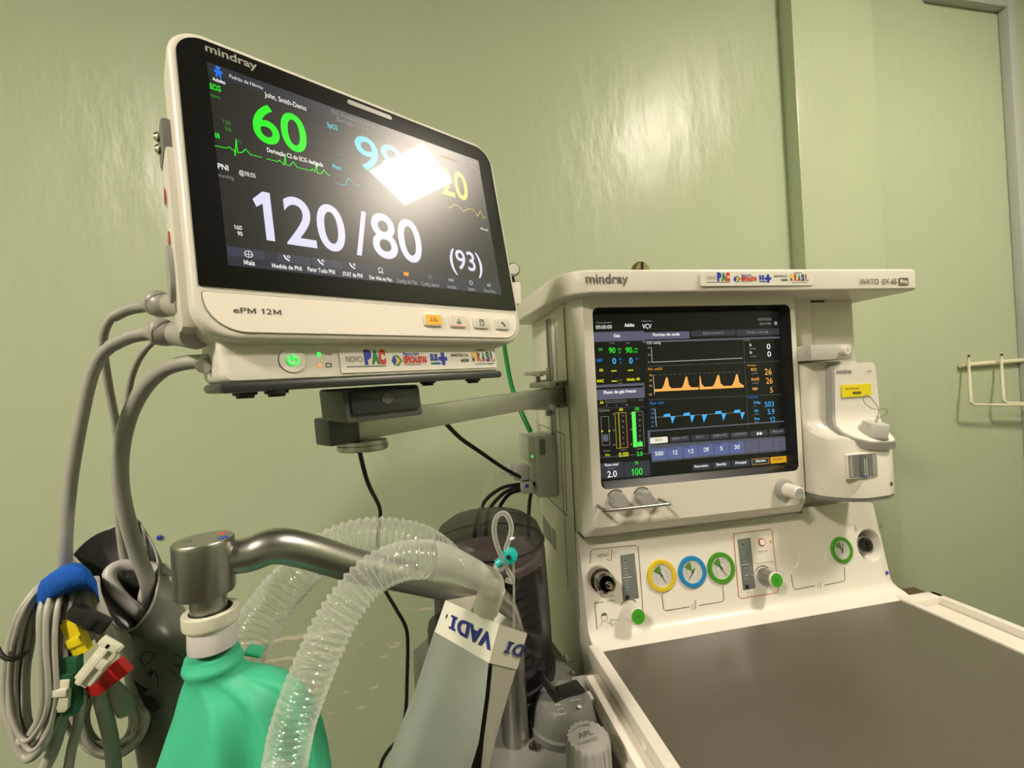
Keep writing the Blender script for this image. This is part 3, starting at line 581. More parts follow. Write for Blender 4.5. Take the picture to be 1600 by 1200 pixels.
dt('02/01/2026', 1184, 501, 1205, 3.8, 'w3'); dt('03:14 PM', 1187, 508, 1204, 3.8, 'w3'); dr(1210, 508, 1214, 502, 'w3')
dr(929, 606, 1006, 517, 'hdr', 1); dr(930, 602, 1003.5, 532, 'dk', 2)
dt('Gás', 958.6, 527, 969, 4.6, 'w2', .03); dt('Insp', 953, 537, 960, 2.4, 'w3'); dt('Exp', 978, 537, 984, 2.4, 'w3')
dt('O2', 935, 548, 941, 4, 'grn'); dt('90', 951.5, 552, 961.5, 8.6, 'grn', .01); dt('90', 977.7, 551.5, 987.5, 8.6, 'grn', .01); dt('100', 965, 547, 970, 2.8, 'grn'); dt('21', 966, 552, 969.5, 2.8, 'grn'); dt('100', 991, 546.5, 996, 2.8, 'grn'); dt('Desl', 989, 551, 996, 2.8, 'grn')
dt('N2O', 932, 565.5, 941, 4.6, 'blu', .02); dt('0', 957, 568.5, 962.5, 8.6, 'sky', .02); dt('0', 983, 568, 988.5, 8.6, 'sky', .02); dt('82', 967, 562.5, 971, 2.8, 'blu'); dt('0', 969, 568, 971, 2.8, 'blu'); dt('53', 993, 562, 997, 2.8, 'blu')
dt('AA', 936, 580.5, 942.5, 4.4, 'yl', .03); dt('---', 955, 582, 963.5, 7, 'yl', .03); dt('---', 981, 581, 989.5, 7, 'yl', .03)
dt('MAC', 933, 597.5, 943.5, 4.4, 'yl', .03); dt('---', 955.5, 598, 964, 7, 'yl', .03); dt('Desl', 966, 595, 972, 2.6, 'yel_m'); dt('Desl', 966, 600, 972, 2.6, 'yel_m'); dt('Idade: 40', 979.5, 595, 999.5, 4.2, 'yl', .02)
dr(931, 716, 1012, 605, 'hdr', 1); dr(932, 715, 1009, 621, 'dk', 2)
dt('Fluxo de gás fresco', 943, 615.5, 994, 4.6, 'w2', .03)
dt('AA', 937, 631, 943, 4, 'yl', .03); do(946, 629.5, 978, 625, 'w3'); dt('0', 947, 635, 949, 2.4, 'w3'); dt('%', 962, 634.5, 964, 2.4, 'w3'); dt('100', 976.5, 634, 981, 2.4, 'w3'); dt('---', 986, 626, 991, 2.4, 'w3'); dt('mL/h', 998, 626, 1005, 2.4, 'w3')
dl([(932, 638), (1007, 635.5)], .0004, 'frm')
dt('Optimizer', 935.6, 643.5, 953, 4, 'w3'); dt('AR', 967, 642, 973.5, 4, 'yl', .03); dt('O2', 992, 641, 998.5, 4, 'grn', .03)
do(941, 696, 950.5, 650.5, 'w3', .0006); dr(942, 690, 949.8, 678.5, 'frm', 3)
dr(939.5, 675, 942, 672.5, 'yl', 4, .0005); dr(950.7, 674.5, 953, 672, 'yl', 4, .0005)
do(963.5, 700.5, 966.7, 645, 'yel_d', .0005); do(968.7, 700, 978, 644.5, 'org2', .0006); dr(989.5, 699, 992.7, 643, 'lg', 3, .0002); do(995, 698, 1004, 643, 'w3', .0006); dr(996, 697.5, 1003.7, 690, 'lg', 3, .0002)
for i in range(6): dt(str(10-2*i) if i < 5 else '1', 972, 651+i*8.7, 975, 2.5, 'w3'); dt(str(10-2*i) if i < 5 else '1', 998, 650+i*8, 1001, 2.5, 'w3')
for y in (648, 673, 696): dt('10', 957, y+.5, 961, 2.5, 'w3'); dt('10', 984, y-.5, 988, 2.5, 'w3')
dt('L/min', 943, 706, 953, 3, 'w3'); dt('Abs', 945, 713, 953, 4, 'yel_d'); dt('L/min', 970, 704, 978, 2.4, 'w3'); dt('0.00', 967, 714, 982, 6.6, 'yl', .01); dt('L/min', 995, 702.5, 1004, 2.4, 'w3'); dt('2.0', 995, 712.5, 1004, 6.6, 'grn', .01)
dr(936, 749, 974, 721, 'hdr2', 1); dr(976, 746.5, 1015, 719, 'hdr2', 1); dt('Fluxo total', 945, 728.7, 966, 4, 'w2', .02); dt('L/min', 950, 733, 959, 2.2, 'w3'); dt('2.0', 949, 746, 964, 9.5, 'w2', .01); dt('O2', 992, 725, 997, 4, 'grn', .03); dt('100', 987, 742.6, 1004, 10, 'grn', .01)
# waveforms side
dr(1009, 675, 1221, 526, 'frm', 1); dr(1010.5, 673, 1220, 528.5, 'dk', 2)
dr(1004.5, 531, 1077, 517.5, 'hdr', 1); dr(1080, 526, 1149, 515, 'hdr2', 1); dr(1151, 525, 1217, 513, 'hdr2', 1)
dt('Formas de onda', 1020, 525.3, 1062, 4.4, 'w2', .03); dt('Espirometria', 1098.8, 522.5, 1130, 3.8, 'w3'); dt('Dados monog.', 1167, 521, 1201, 3.8, 'w3')
dt('CO2  mmHg', 1010.5, 538, 1032, 3.8, 'w2'); dl([(1017.5, 542.5), (1018.8, 566)], .0006, 'w2'); dl([(1018.8, 566), (1160, 559.5)], .0006, 'w2')
for y, s in ((545, '60'), (556, '30'), (567.5, '0')): dt(s, 1012, y, 1015.8, 3, 'w3')
for y in (543, 554): dl([(1019, y), (1160, y-5)], .0002, 'hdr2')
dl([(1012, 572.5), (1220, 564)], .0005, 'frm'); dl([(1013, 625), (1222, 616)], .0005, 'frm')
dt('PVA  cmH2O', 1012.5, 579, 1035, 3.8, 'org2'); dl([(1020.6, 586), (1022.6, 616.5)], .0006, 'w2')
for y, s in ((588, '30'), (596, '20'), (604.5, '10'), (618, '0')): dt(s, 1014, y, 1018.5, 3, 'org2')
for i in range(18): dl([(1022+i*7.7, 586-i*.28), (1026+i*7.7, 585.8-i*.28)], .0004, 'w3')
base0, base1 = (1022, 612), (1162.5, 605.3)
def by(x): return base0[1]+(x-base0[0])/(base1[0]-base0[0])*(base1[1]-base0[1])
def hump(x0, xp, x1, top, tail=0):
    pts = [(x0, by(x0)-4.2), (x0+(xp-x0)*.35, by(x0)-9), (xp-1.8, top+1.4), (xp-.6, top), (xp+.6, top+.6), (xp+1.6, top+4), (xp+3.3, by(x1)-8), (x1, by(x1)-4.2)]
    D.flat([dp(x, y, 3) for x, y in pts+[(x1, by(x1)), (x0, by(x0))]], 'org')
dq([(1022, by(1022)), (1091.5, by(1091.5)), (1091.5, by(1091.5)-3.8), (1022, by(1022)-3.8)], 'org', 3); dq([(1093, by(1093)), (1162, by(1162)), (1162, by(1162)-3.6), (1093, by(1093)-3.8)], 'org', 3)
hump(1034, 1042, 1049, 589); hump(1065, 1072.7, 1080, 588); hump(1113.5, 1122.5, 1130, 585.5); hump(1143.5, 1151.6, 1160, 584.3)
D.flat([dp(x, y, 3) for x, y in ((1093, by(1093)-3), (1093, 587), (1094.3, 588), (1096, 600), (1100, by(1100)-4))], 'org')
dt('Fluxo  L/min', 1015.6, 632, 1037.5, 3.8, 'blu', .01); dl([(1023, 638.7), (1025.4, 666)], .0006, 'w2'); dl([(1025, 652), (1164, 644)], .0006, 'w3')
for y, s in ((641, '60'), (647.5, '30'), (654.5, '0'), (661, '-30'), (667.5, '-60')): dt(s, 1017, y, 1021.5, 3, 'blu')
for P_ in (((1036, 651.4), (1037.5, 647.3), (1046.5, 646.2), (1047.5, 650.6)), ((1067, 649.7), (1068.5, 645.5), (1077, 644.3), (1078.3, 649)), ((1116.8, 647), (1118, 642.8), (1126.6, 641.6), (1127.6, 646.3)), ((1146, 645.2), (1147, 641), (1155.7, 639.7), (1156.8, 644.6)),
           ((1047.5, 650.7), (1055, 650.3), (1050.3, 662)), ((1078, 649), (1085.5, 648.5), (1080.8, 660.5)), ((1096.5, 648), (1105, 647.4), (1099.5, 660)), ((1127, 646.3), (1134.6, 645.8), (1130, 657.6)), ((1156.5, 644.6), (1163.3, 644.2), (1159, 655.7))): dq(P_, 'sky', 3)
dl([(1161.5, 529), (1169, 670)], .0005, 'frm')
dt('CO2', 1163, 533, 1171, 3.2, 'w3'); dt('Et', 1171, 541, 1174, 3.8, 'w2', .02); dt('mmHg', 1171, 546, 1180, 2.4, 'w3'); dt('0', 1198, 545.5, 1203.5, 8, 'w2', .01); dt('Fi', 1171.5, 553, 1174.5, 3.8, 'w2', .02); dt('mmHg', 1172, 558, 1181, 2.4, 'w3'); dt('0', 1199, 557.2, 1204.5, 8, 'w2', .01)
dt('Pressão', 1168, 572.5, 1181, 3, 'org2'); dt('PICO', 1173, 579.5, 1182, 3.8, 'org', .02); dt('cmH2O', 1174, 584.5, 1184, 2.4, 'w3'); dt('26', 1194.7, 585.8, 1205.6, 9.4, 'org'); dt('PLATÔ', 1174, 595, 1186, 3.8, 'org', .02); dt('cmH2O', 1175, 600, 1185, 2.4, 'w3'); dt('26', 1197, 599.6, 1207, 9, 'org'); dt('PEEP', 1175.6, 609.8, 1184, 3.8, 'org', .02); dt('5', 1203, 613.3, 1207.5, 8, 'org')
dt('Volume', 1168.7, 622.5, 1184, 3.2, 'blu'); dt('Vt Exp', 1177, 631, 1188, 3.8, 'sky', .02); dt('mL', 1177.5, 635.5, 1181, 2.4, 'w3'); dt('503', 1194.7, 635.8, 1209, 8, 'sky'); dt('VM', 1178, 644, 1184, 3.8, 'sky', .02); dt('L/min', 1178, 648.5, 1186, 2.4, 'w3'); dt('5.9', 1199.4, 647.5, 1210, 8, 'sky'); dt('Freq.', 1178.5, 656, 1187, 3.8, 'sky', .02); dt('bpm', 1179, 660.5, 1185, 2.4, 'w3'); dt('12', 1203, 659.8, 1211, 8, 'sky')
# mode tabs, value buttons, bottom buttons
dr(1016, 693.5, 1043, 682, 'vcv', 2); dt('VCV', 1023, 689.8, 1035, 4, 'dkt', .01, 4)
for x0, x1, yb_, s, tx0, tx1 in ((1047, 1077, 691.5, 'SIMV-VC', 1049.4, 1074), (1080, 1108, 689, 'PCV', 1088, 1099), (1110.5, 1139, 687, 'SIMV-PC', 1114, 1137), (1141.5, 1169.5, 685, 'CPAP/PS', 1145, 1166), (1202, 1227, 680, 'Manual', 1207, 1223)):
    dr(x0, yb_, x1, yb_-11, 'hdr2', 1); dt(s, tx0, yb_-4, tx1, 4, 'w3', 0, 4)
dr(1172, 682.5, 1199, 671.5, 'hdr2', 1); dq([(1182.5, 674.5), (1182.5, 680.5), (1187, 677.5)], 'w2', 3); dq([(1187, 674.2), (1187, 680.2), (1191.5, 677.2)], 'w2', 3)
dq([(1016.5, 695), (1229, 681), (1231, 704), (1018.5, 722)], 'btn0', 1)
for x0, yb_, wv, s, tx0, tx1 in ((1019, 719.5, 22.5, '500', 1023.5, 1036.5), (1043.5, 717.5, 22, '12', 1051, 1058.5), (1068.5, 715.5, 22, '1:2', 1075, 1083.5), (1092.5, 713, 21.5, 'Off', 1099.4, 1107.5), (1116.5, 711, 21.5, '5', 1125, 1129), (1140.5, 709, 21, '30', 1147.5, 1155.5)):
    dr(x0, yb_, x0+wv, yb_-20, 'btn', 2); dt(s, tx0, yb_-7.3, tx1, 6.2, 'w2', .01, 4)
for x0, yb_, s in ((1019, 719.5, 'VT'), (1043.5, 717.5, 'Freq.'), (1068.5, 715.5, 'I:E'), (1092.5, 713, 'Tpausa'), (1116.5, 711, 'PEEP'), (1140.5, 709, 'Plimite')): dt(s, x0+1.5, yb_-15.5, x0+1.5+min(12, 2.4*len(s)), 2.4, 'dk', 0, 4)
for x0, yb_ in ((1164, 707), (1187, 705)): dr(x0, yb_, x0+20, yb_-19.5, 'hdr', 2)
dr(1210, 703, 1228, 684.5, 'hdr', 2); dt('Outro', 1213, 692, 1223, 3.2, 'dkt'); dt('modo', 1214, 698, 1223, 3.2, 'dkt')
for x0, x1, yb_, s, tx0, tx1, k in ((1082, 1111, 735.5, 'Recrutam.', 1085, 1107, 'hdr2'), (1113.5, 1141.5, 732.5, 'Standby', 1119, 1135, 'hdr2'), (1144, 1171.5, 730, 'Principal', 1149, 1166, 'hdr2'), (1174.5, 1201.5, 727, 'Alarmes', 1180, 1196, 'hdr2'), (1204, 1230, 724.5, 'PAUSAR', 1208, 1224, 'amb')):
    dr(x0, yb_, x1, yb_-12.5, k, 2); dt(s, tx0, yb_-4.8, tx1, 3.8 if k != 'amb' else 2.8, 'w2' if k != 'amb' else 'dkt', .02, 4)
    if s == 'Alarmes': do(x0+.5, yb_-.5, x1-.5, yb_-12, 'amb', .0007)
D.build('display', mac)
# display knobs and handle
def kn(px, py, y): v = aty(px, py, y); return v
f = MB(); h0, h1 = aty(934, 790, YH), aty(1030, 780, YH); f.tube([h0, h0-Y*.012, h0-Y*.026+X*.002, h0-Y*.031+X*.008, h1-Y*.031-X*.006, h1-Y*.027-X*.001, h1-Y*.012, h1], .0026, 'steel', 10, sub=4); f.build('guard_handle', mac)
for px, py, n_ in ((962, 780, 18), (1003, 776, 6)):
    v = aty(px, py, YH); f = MB()
    f.lathe([(.0138, 0), (.0132, .004)], v, -Y, 'lgrey', 30)
    rings = []
    for h, s in ((.004, 1), (.016, 1), (.0185, .9)):
        rings.append([v+X*(math.cos(2*PI*i/72)*(.0118+.0012*math.cos(n_*2*PI*i/72))*s)+Z*(math.sin(2*PI*i/72)*(.0118+.0012*math.cos(n_*2*PI*i/72))*s)-Y*h for i in range(72)])
    f.loft(rings, 'lgrey')
    f.tube([v-Y*.0006+X*(.015*math.cos(a))+Z*(.015*math.sin(a)) for a in [math.radians(45+110*i/8) for i in range(9)]], .0012, 'inkg', 6, smooth=False)
    f.build('screen_knob', mac)
v = aty(1224, 764, YH); f = MB(); f.lathe([(.0180, 0), (.0178, .006), (.0150, .008)], v, -Y, 'lgrey', 34); f.lathe([(.0118, .007), (.0105, .032), (.009, .0335)], v, -Y, 'shelfw', 34); f.lathe([(.0085, .0332), (.0080, .0340)], v, -Y, 'lgrey', 30); f.build('navigation_knob', mac)
# ---- gauge panel: sloped face, extruded along X
PT = Vector((0, .680, H-.244)); PBm = Vector((0, .657, H-.372)); pdir = (PBm-PT).normalized(); pn = X.cross(-pdir).normalized()
if pn.y > 0: pn = -pn                         # towards the viewer
pup = -pdir
def pp(px, py): return onp(px, py, PT, pn)
prof = [(.680, -.244), (.6547, -.3845), (.6500, -.3925), (.6420, -.3975), (.630, -.4005), (.6225, -.4035), (.6225, -.43), (.6995, -.43), (.6995, -.244)]
f = MB(); x0, x1 = SX, .818
sections = []
for i, x in enumerate([x0, x0+.004, x1-.026, x1-.008, x1]):
    inset = (0.002, 0, 0, .009, .028)[i]
    sections.append([Vector((x, y+ (inset*.4 if k_ < 6 else 0), z+H-(inset if k_ in (0, 8) else 0))) for k_, (y, z) in enumerate(prof)])
f.loft(sections, 'white'); panel_ob = f.build('gauge_panel', mac)
# lip under the display housing
f = MB(); f.bx(SX+.002, .633, YH+.0128, .69, H-.2462, H-.2435, 'seam'); f.build('housing_seam', mac)
def plane_text(f, s, px0, py0, px1, h, key, bold=0.): a = pp(px0, py0)+pn*.0006; b_ = pp(px1, py0); c_ = pp(px0, py0-h); f.text(s, a, X, pup, b_.x-a.x, (c_-pp(px0, py0)).length, key, bold)
def pline(f, pts, key, r=.0006): f.tube([pp(*p)+pn*.0003 for p in pts], r, key, 5, smooth=False)
def gauge(px, py, key, needle, lab):
    c = pp(px, py); r = .0252 if px < 1200 else .0225
    f = MB(); f.lathe([(r, 0), (r, .0025), (r*.97, .0035), (r*.74, .0035), (r*.72, .0015)], c, pn, key, 48, c1=False); g_ = f.build('pressure_gauge', mac, label=lab)
    f = MB(); f.lathe([(r*.73, .0005), (r*.73, .0018)], c, pn, 'dial', 40)
    def pt(rad, ang, l): return c + X*(rad*math.cos(ang)) + pup*(rad*math.sin(ang)) + pn*l
    f.add([pt(0, 0, .0022)] + [pt(r*.62, math.radians(95+55*i/8), .0022) for i in range(9)], [[0]+list(range(1, 10))], 'dialg')
    for i in range(14):
        a = math.radians(-50+280*i/13); f.tube([pt(r*.52, a, .0022), pt(r*.64, a, .0022)], .00025, 'ink', 4, smooth=False)
    f.tube([pt(r*.40, math.radians(-50+280*i/20), .0022) for i in range(21)], .0002, 'inkg', 4, smooth=False)
    f.build('dial_face', g_)
    f = MB(); a = math.radians(needle); f.tube([pt(r*.58, a, .003), pt(-r*.25, a, .003)], [.0003, .0011], 'ink', 6, smooth=False); f.lathe([(.0017, .002), (.0017, .0035)], c, pn, 'ink', 12); f.build('needle', g_)
gauge(1033, 899, 'ring_y', -65, 'yellow-ringed pressure gauge'); gauge(1081, 893, 'ring_b', 232, 'blue-ringed pressure gauge'); gauge(1126, 887, 'ring_g', -60, 'green-ringed pressure gauge beside the blue one'); gauge(1314, 859, 'ring_g', 70, 'green-ringed pressure gauge at the right end')
f = MB()
# printed frames and marks
f2, f3, f4, f5, f6 = MB(), MB(), MB(), MB(), MB()
pline(f, [(922, 880), (923, 862), (927, 858), (993, 852), (997, 855), (1005, 962)], 'inkg'); pline(f, [(929, 940), (933, 986), (937, 990), (1008, 978), (1005, 962)], 'inkg')
pline(f2, [(1034, 929), (1037, 951), (1040, 954), (1077, 948)], 'inkg'); pline(f2, [(1092, 946), (1128, 940), (1131, 936), (1129, 916)], 'inkg')
pline(f3, [(1148, 838), (1145, 834), (1203, 827), (1206, 829), (1216, 922), (1213, 926), (1158, 935), (1154, 932), (1146, 838)], 'inkr')
pline(f4, [(1236, 898), (1239, 917), (1242, 921), (1273, 915)], 'inkg'); pline(f4, [(1288, 914), (1318, 908), (1320, 905), (1319, 886)], 'inkg')
pline(f2, [(1081, 944), (1081, 953), (1085, 953), (1085, 938), (1087, 938), (1087, 952)], 'inkg', .0003); pline(f4, [(1279, 909), (1278, 918), (1282, 920), (1283, 909)], 'inkg', .0003)
plane_text(f, 'HFNC', 934, 871.5, 952, 5.5, 'inkg', .0); pline(f, [(951, 860), (956, 858.5), (955, 876), (947, 874)], 'inkr', .0006)
for i in range(6): c = pp(958+(i % 3)*1.8, 862+(i//3)*5+(i % 3)*1.5); f.lathe([(.0005, 0), (.0005, .0005)], c, pn, 'inkg', 6)
plane_text(f, 'O2+AR', 940, 934, 960, 3, 'inkg'); plane_text(f, 'Fluxo  L/min', 931, 943, 962, 2.6, 'inkg')
c = pp(944, 964); hd = [c+X*(.0052*math.cos(a))+pup*(.0062*math.sin(a))+pn*.0004 for a in [i*PI/10 for i in range(21)]]; f.tube(hd, .00035, 'inkg', 4, smooth=False)
f.add([c+pn*.0006+pup*.002]+[c+X*(.0052*math.cos(a))+pup*(.001+.0056*math.sin(a))+pn*.0006 for a in [math.radians(10+160*i/8) for i in range(9)]], [[0]+list(range(1, 10))], 'inkg')
pline(f, [(948, 972), (953, 975), (957, 977), (952, 969), (960, 968), (969, 969)], 'inkg', .0003); pline(f, [(941, 971), (937, 978)], 'inkg', .0003); pline(f, [(953, 975), (957, 967), (962, 973), (956, 978)], 'inkg', .0003)
plane_text(f3, 'MAX 2 bar', 1185, 863, 1200, 2.2, 'inkg'); pline(f3, [(1180, 881), (1209, 877)], 'inkg', .0003)
pline(f3, [(1168, 925), (1173, 924.5), (1173.5, 931), (1168.5, 931.5), (1168, 925)], 'inkg', .0003)
for cx_, cy_, r_ in ((1234, 871, .018), (1277, 866, .017)):
    c = pp(cx_, cy_); f5 = MB(); f5.tube([c+X*(r_*math.cos(a))+pup*(r_*math.sin(a))+pn*.0001 for a in [math.radians(195+200*i/16) for i in range(17)]], .0004, 'cream', 4, smooth=False); f5.build('blank_cover_outline', mac)
c = pp(1337, 828); f6.tube([c+X*(.0028*math.cos(a))+pup*(.003*math.sin(a))+pn*.0003 for a in [i*PI/8 for i in range(17)]], .0003, 'inkg', 4, smooth=False); pline(f6, [(1336, 825), (1336, 820)], 'inkg', .0003); f6.build('switch_off_symbol', mac); f6 = MB()
c = pp(1376, 822); f6.tube([c+X*(.0035*math.cos(a))+pup*(.0035*math.sin(a))+pn*.0003 for a in [i*PI/8 for i in range(17)]], .0003, 'inkg', 4, smooth=False); f6.lathe([(.0013, 0), (.0013, .0004)], c, pn, 'inkg', 8)
c = pp(1204, 846); f3.flat([c+X*a+pup*b__+pn*.0005 for a, b__ in ((-.0026, -.0022), (.0026, -.0022), (0, .0028))], 'ly'); plane_text(f3, '!', 1203.4, 848, 1204.6, 4, 'ink')
f.build('cannula_markings', mac); f2.build('pipeline_markings', mac); f3.build('auxiliary_markings', mac, label='red printed frame'); f4.build('cylinder_markings', mac); f6.build('switch_on_symbol', mac)
# flow meters
def quad_plate(f, pts, key, d, bev=.001):
    o = pp(*pts[0]); f.prism([((pp(*p)-o).dot(X), (pp(*p)-o).dot(pup)) for p in pts], o, X, pup, -pn, -d, .002, key, bev, 2)
for pts, hh in ((((974, 938), (998, 934.5), (991, 864), (969, 868)), 877), (((1161, 922), (1180, 918.5), (1172, 840), (1152, 843)), 850)):
    f = MB(); quad_plate(f, pts, 'tube_g', .0012); fm = f.build('flow_meter', mac)
    f = MB(); (xa, ya), (xb, yb_) = pts[3], pts[0]
    for i in range(10):
        t_ = .15+.07*i; x_, y_ = xa+(xb-xa)*t_, ya+(yb_-ya)*t_; a = pp(x_+4, y_)+pn*.0015; f.tube([a, a+X*(.004 if i % 2 else .007)], .00025, 'tube_l', 4, smooth=False)
    x_, y_ = xa+(xb-xa)*.5, ya+(yb_-ya)*.5; a = pp(x_+1, y_)+pn*.0016; f.tube([a, a+X*.0155], .0007, 'tube_l', 5, smooth=False)
    x_, y_ = xa+(xb-xa)*.93, ya+(yb_-ya)*.93; f.lathe([(.0035, 0), (.0035, .001), (.0015, .0012)], pp(x_+6, y_)+pn*.001, pn, 'black', 16)
    f.lathe([(.0015, 0), (.0015, .0005)], pp(xa+8, ya+8)+pn*.0013, pn, 'ink', 10)
    f.build('scale_marks', fm)
def flow_knob(px, py, lab, chrome=False, ln=.030):
    c = pp(px, py); f = MB(); n_ = 20; rings = []
    for h, s in ((.0015, 1.04), (.004, 1), (ln-.004, .92)): rings.append([c+X*(math.cos(2*PI*i/80)*(.0130+.0006*math.cos(n_*2*PI*i/80))*s)+pup*(math.sin(2*PI*i/80)*(.0130+.0006*math.cos(n_*2*PI*i/80))*s)+pn*h for i in range(80)])
    f.loft(rings, 'alu' if chrome else 'shelfw'); f.lathe([(.0124, ln-.004), (.0124, ln-.001), (.0116, ln)], c, pn, 'shelfw', 32)
    f.tube([c+pn*.0004+X*(.0170*math.cos(a))+pup*(.0170*math.sin(a)) for a in [math.radians(45+100*i/8) for i in range(9)]], .0008, 'inkg', 6, smooth=False)
    k_ = f.build('flow_knob', mac, label=lab)
    f = MB(); f.lathe([(.0110, ln-.0005), (.0107, ln+.0006)], c, pn, 'cap_g', 32); f.text('O2', c+pn*(ln+.0008)-X*.0028-pup*.0016, X, pup, .0055, .003, 'ink', .02); f.build('green_cap', k_)
flow_knob(984, 954, 'white oxygen knob with green cap'); flow_knob(1193, 900, 'metal oxygen knob with green cap', True)
# outlet socket
c = pp(934, 903); f = MB(); f.lathe([(.0225, 0), (.0215, .002)], c, pn, 'white', 36); f.lathe([(.0185, .001), (.0185, .018), (.0158, .021), (.0155, .036), (.0118, .038), (.0110, .014)], c, pn, 'chromed', 36, c1=False); f.lathe([(.0115, .0138), (.0115, .0142)], c, pn, 'black', 24)
f.lathe([(.0065, .012), (.0062, .044), (.0036, .054), (.0030, .055)], c, pn, 'chrome', 20); f.build('gas_outlet', mac)
c = pp(1190, 847); f = MB(); f.lathe([(.0068, 0), (.0068, .0012), (.0052, .0014)], c, pn, 'inkr', 28); f.lathe([(.0050, .001), (.0050, .0022)], c, pn, 'cream', 28); f.build('flush_button', mac, label='round red-ringed push button')
# master switch recess
c = pp(1360, 852)
ct = MB(); ct.lathe([(.0300, .004), (.0285, -.0005), (.0265, -.004), (.0235, -.024)], c, pn, 'white', 48); cut = ct.build('cutter_tmp')
md = panel_ob.modifiers.new('hole', 'BOOLEAN'); md.object = cut; md.operation = 'DIFFERENCE'; md.solver = 'EXACT'
bpy.context.view_layer.update(); ev = panel_ob.evaluated_get(bpy.context.evaluated_depsgraph_get()); nm = bpy.data.meshes.new_from_object(ev)
panel_ob.modifiers.clear(); panel_ob.data = nm; bpy.data.objects.remove(cut); nm.set_sharp_from_angle(angle=math.radians(35))
f = MB(); f.lathe([(.0235, -.0236), (.0235, -.0230)], c, pn, 'lgrey', 36); rec = f.build('switch_recess', mac)
f = MB(); f.lathe([(.0165, -.0232), (.0160, -.012), (.0140, -.010)], c-X*.002, pn, 'grey', 32); f.lathe([(.0125, -.0105), (.0120, -.004), (.009, -.003)], c-X*.002, pn, 'black', 30); f.box(c-X*.002-pn*.002, (.005, .005, .018), 'black', .001); f.build('switch_knob', rec)
for px, py, k in ((1361, 900, 'led_g'), (1372, 898, 'led_g')):
    MB().lathe([(.0008, 0), (.0008, .0004)], pp(px, py), pn, k, 8).build('indicator_light', mac)
MB().lathe([(.0032, 0), (.0028, .001)], pp(1386, 895), pn, 'lb', 14).build('blue_emblem', mac)
# ---- worktop
ZT = H-.401
f = MB(); f.bx(.2355, .785, .30, .624, ZT-.006, ZT-.002, 'mat_top'); f.build('worktop_mat', mac)
f = MB(); f.bx(.2195, .2360, .26, .640, ZT-.026, ZT+.0015, 'white', .003); f.bx(.785, .7985, .26, .65, ZT-.026, ZT+.0015, 'white', .003); f.bx(.222, .80, .26, .65, ZT-.03, ZT-.007, 'white', .002); f.build('worktop_frame', mac)
f = MB(); f.bx(.7985, .866, .26, .632, ZT-.03, ZT-.012, 'white', .002); f.bx(.852, .866, .26, .632, ZT-.014, ZT+.0005, 'white', .003); f.bx(.7985, .866, .610, .632, ZT-.014, ZT+.0005, 'white', .003); f.build('side_tray', mac)
f = MB(); f.bx(.196, .2195, .30, .575, ZT-.045, ZT-.030, 'white', .002); f.bx(.200, .2195, .30, .600, ZT-.030, ZT-.016, 'cream', .002); f.bx(.190, .204, .562, .578, ZT-.045, ZT-.022, 'white', .001)
f.lathe([(.0045, 0), (.0045, .001)], W(.2195, .465, -.4135), -X, 'cream', 14); f.build('drawer_rail', mac)

# ================================================================== VAPORIZER
vap = thing('vaporizer', (.70, .63, H-.215), 'white anaesthetic vaporizer with yellow label at the right of the screen', 'vaporizer')
zb = H-.209
def foot(sc_=1.): return [(.640, .655), (.640, .628), (.652, .612), (.672, .596), (.690, .590), (.735, .592), (.756, .600), (.764, .612), (.764, .70), (.645, .70)]
ft = foot(); up_ = [(.640, .668), (.638, .656), (.643, .649), (.652, .6445), (.668, .642), (.730, .642), (.744, .643), (.750, .648), (.750, .70), (.645, .70)]
vr = []
for z_, u_ in ((.0175, -.02), (.017, 0), (.012, 0), (-.080, 0), (-.092, .10), (-.102, .50), (-.109, .90), (-.114, 1), (-.2085, 1)): vr.append([Vector(((a[0]+(b_[0]-a[0])*max(u_, 0)), a[1]+(b_[1]-a[1])*max(u_, 0)+(.006 if u_ < 0 and a[1] < .66 else 0), z_+H)) for a, b_ in zip(up_, ft)])
f = MB(); f.loft(vr, 'white'); f.build('body', vap, angle=50)
f = MB(); fp = [(a, b_+.0015) for a, b_ in foot()]; f.prism(fp, (0, 0, zb), X, Y, Z, 0, -.006, 'grey', .001, 1); f.build('base_plate', vap)
# grey framed front cover: upright plate then ledge sweeping forward
YV = .628
c0, c1 = aty(1298, 572, YV), aty(1370, 656, YV)
st = [((1312, 568.5), (1361, 566), .6285, (0, .014, 0)), ((1305, 571), (1366, 569), .628, (0, .014, 0)), ((1303, 577), (1368, 575), .628, (0, .014, 0)), ((1304, 640), (1373, 633), .628, (0, .014, 0)), ((1304, 655), (1374, 650), .6265, (0, .014, -.002)), ((1306, 665), (1377, 660), .621, (0, .012, -.007)), ((1315, 675), (1383, 669), .609, (0, .006, -.012)), ((1334, 684), (1391, 678), .596, (0, .003, -.0125)), ((1354, 689.5), (1398, 687), .5865, (0, .003, -.0125)), ((1362, 691), (1395, 690), .5845, (0, .003, -.012))]
rg, rw = [], []
for k_, ((xl, yl), (xr, yr), yy, off) in enumerate(st):
    Lp, Rp, of = aty(xl, yl, yy), aty(xr, yr, yy), Vector(off); o2 = of.normalized(); ex_ = .0030
    rg.append([Lp-X*ex_+o2*.0012, Lp-X*(ex_-.001), Rp+X*(ex_-.001), Rp+X*ex_+o2*.0012, Rp+X*ex_+of, Lp-X*ex_+of])
    rw.append([Lp-o2*.0012+X*.0006, Rp-o2*.0012-X*.0006, Rp+o2*.002, Lp+o2*.002])
t_ = (rg[-1][1]-rg[-2][1]).normalized(); rg.append([p+t_*.0035 for p in rg[-1]])
f = MB(); f.loft(rg, 'lgrey'); f.loft(rw, 'white'); YV = .6265+.006
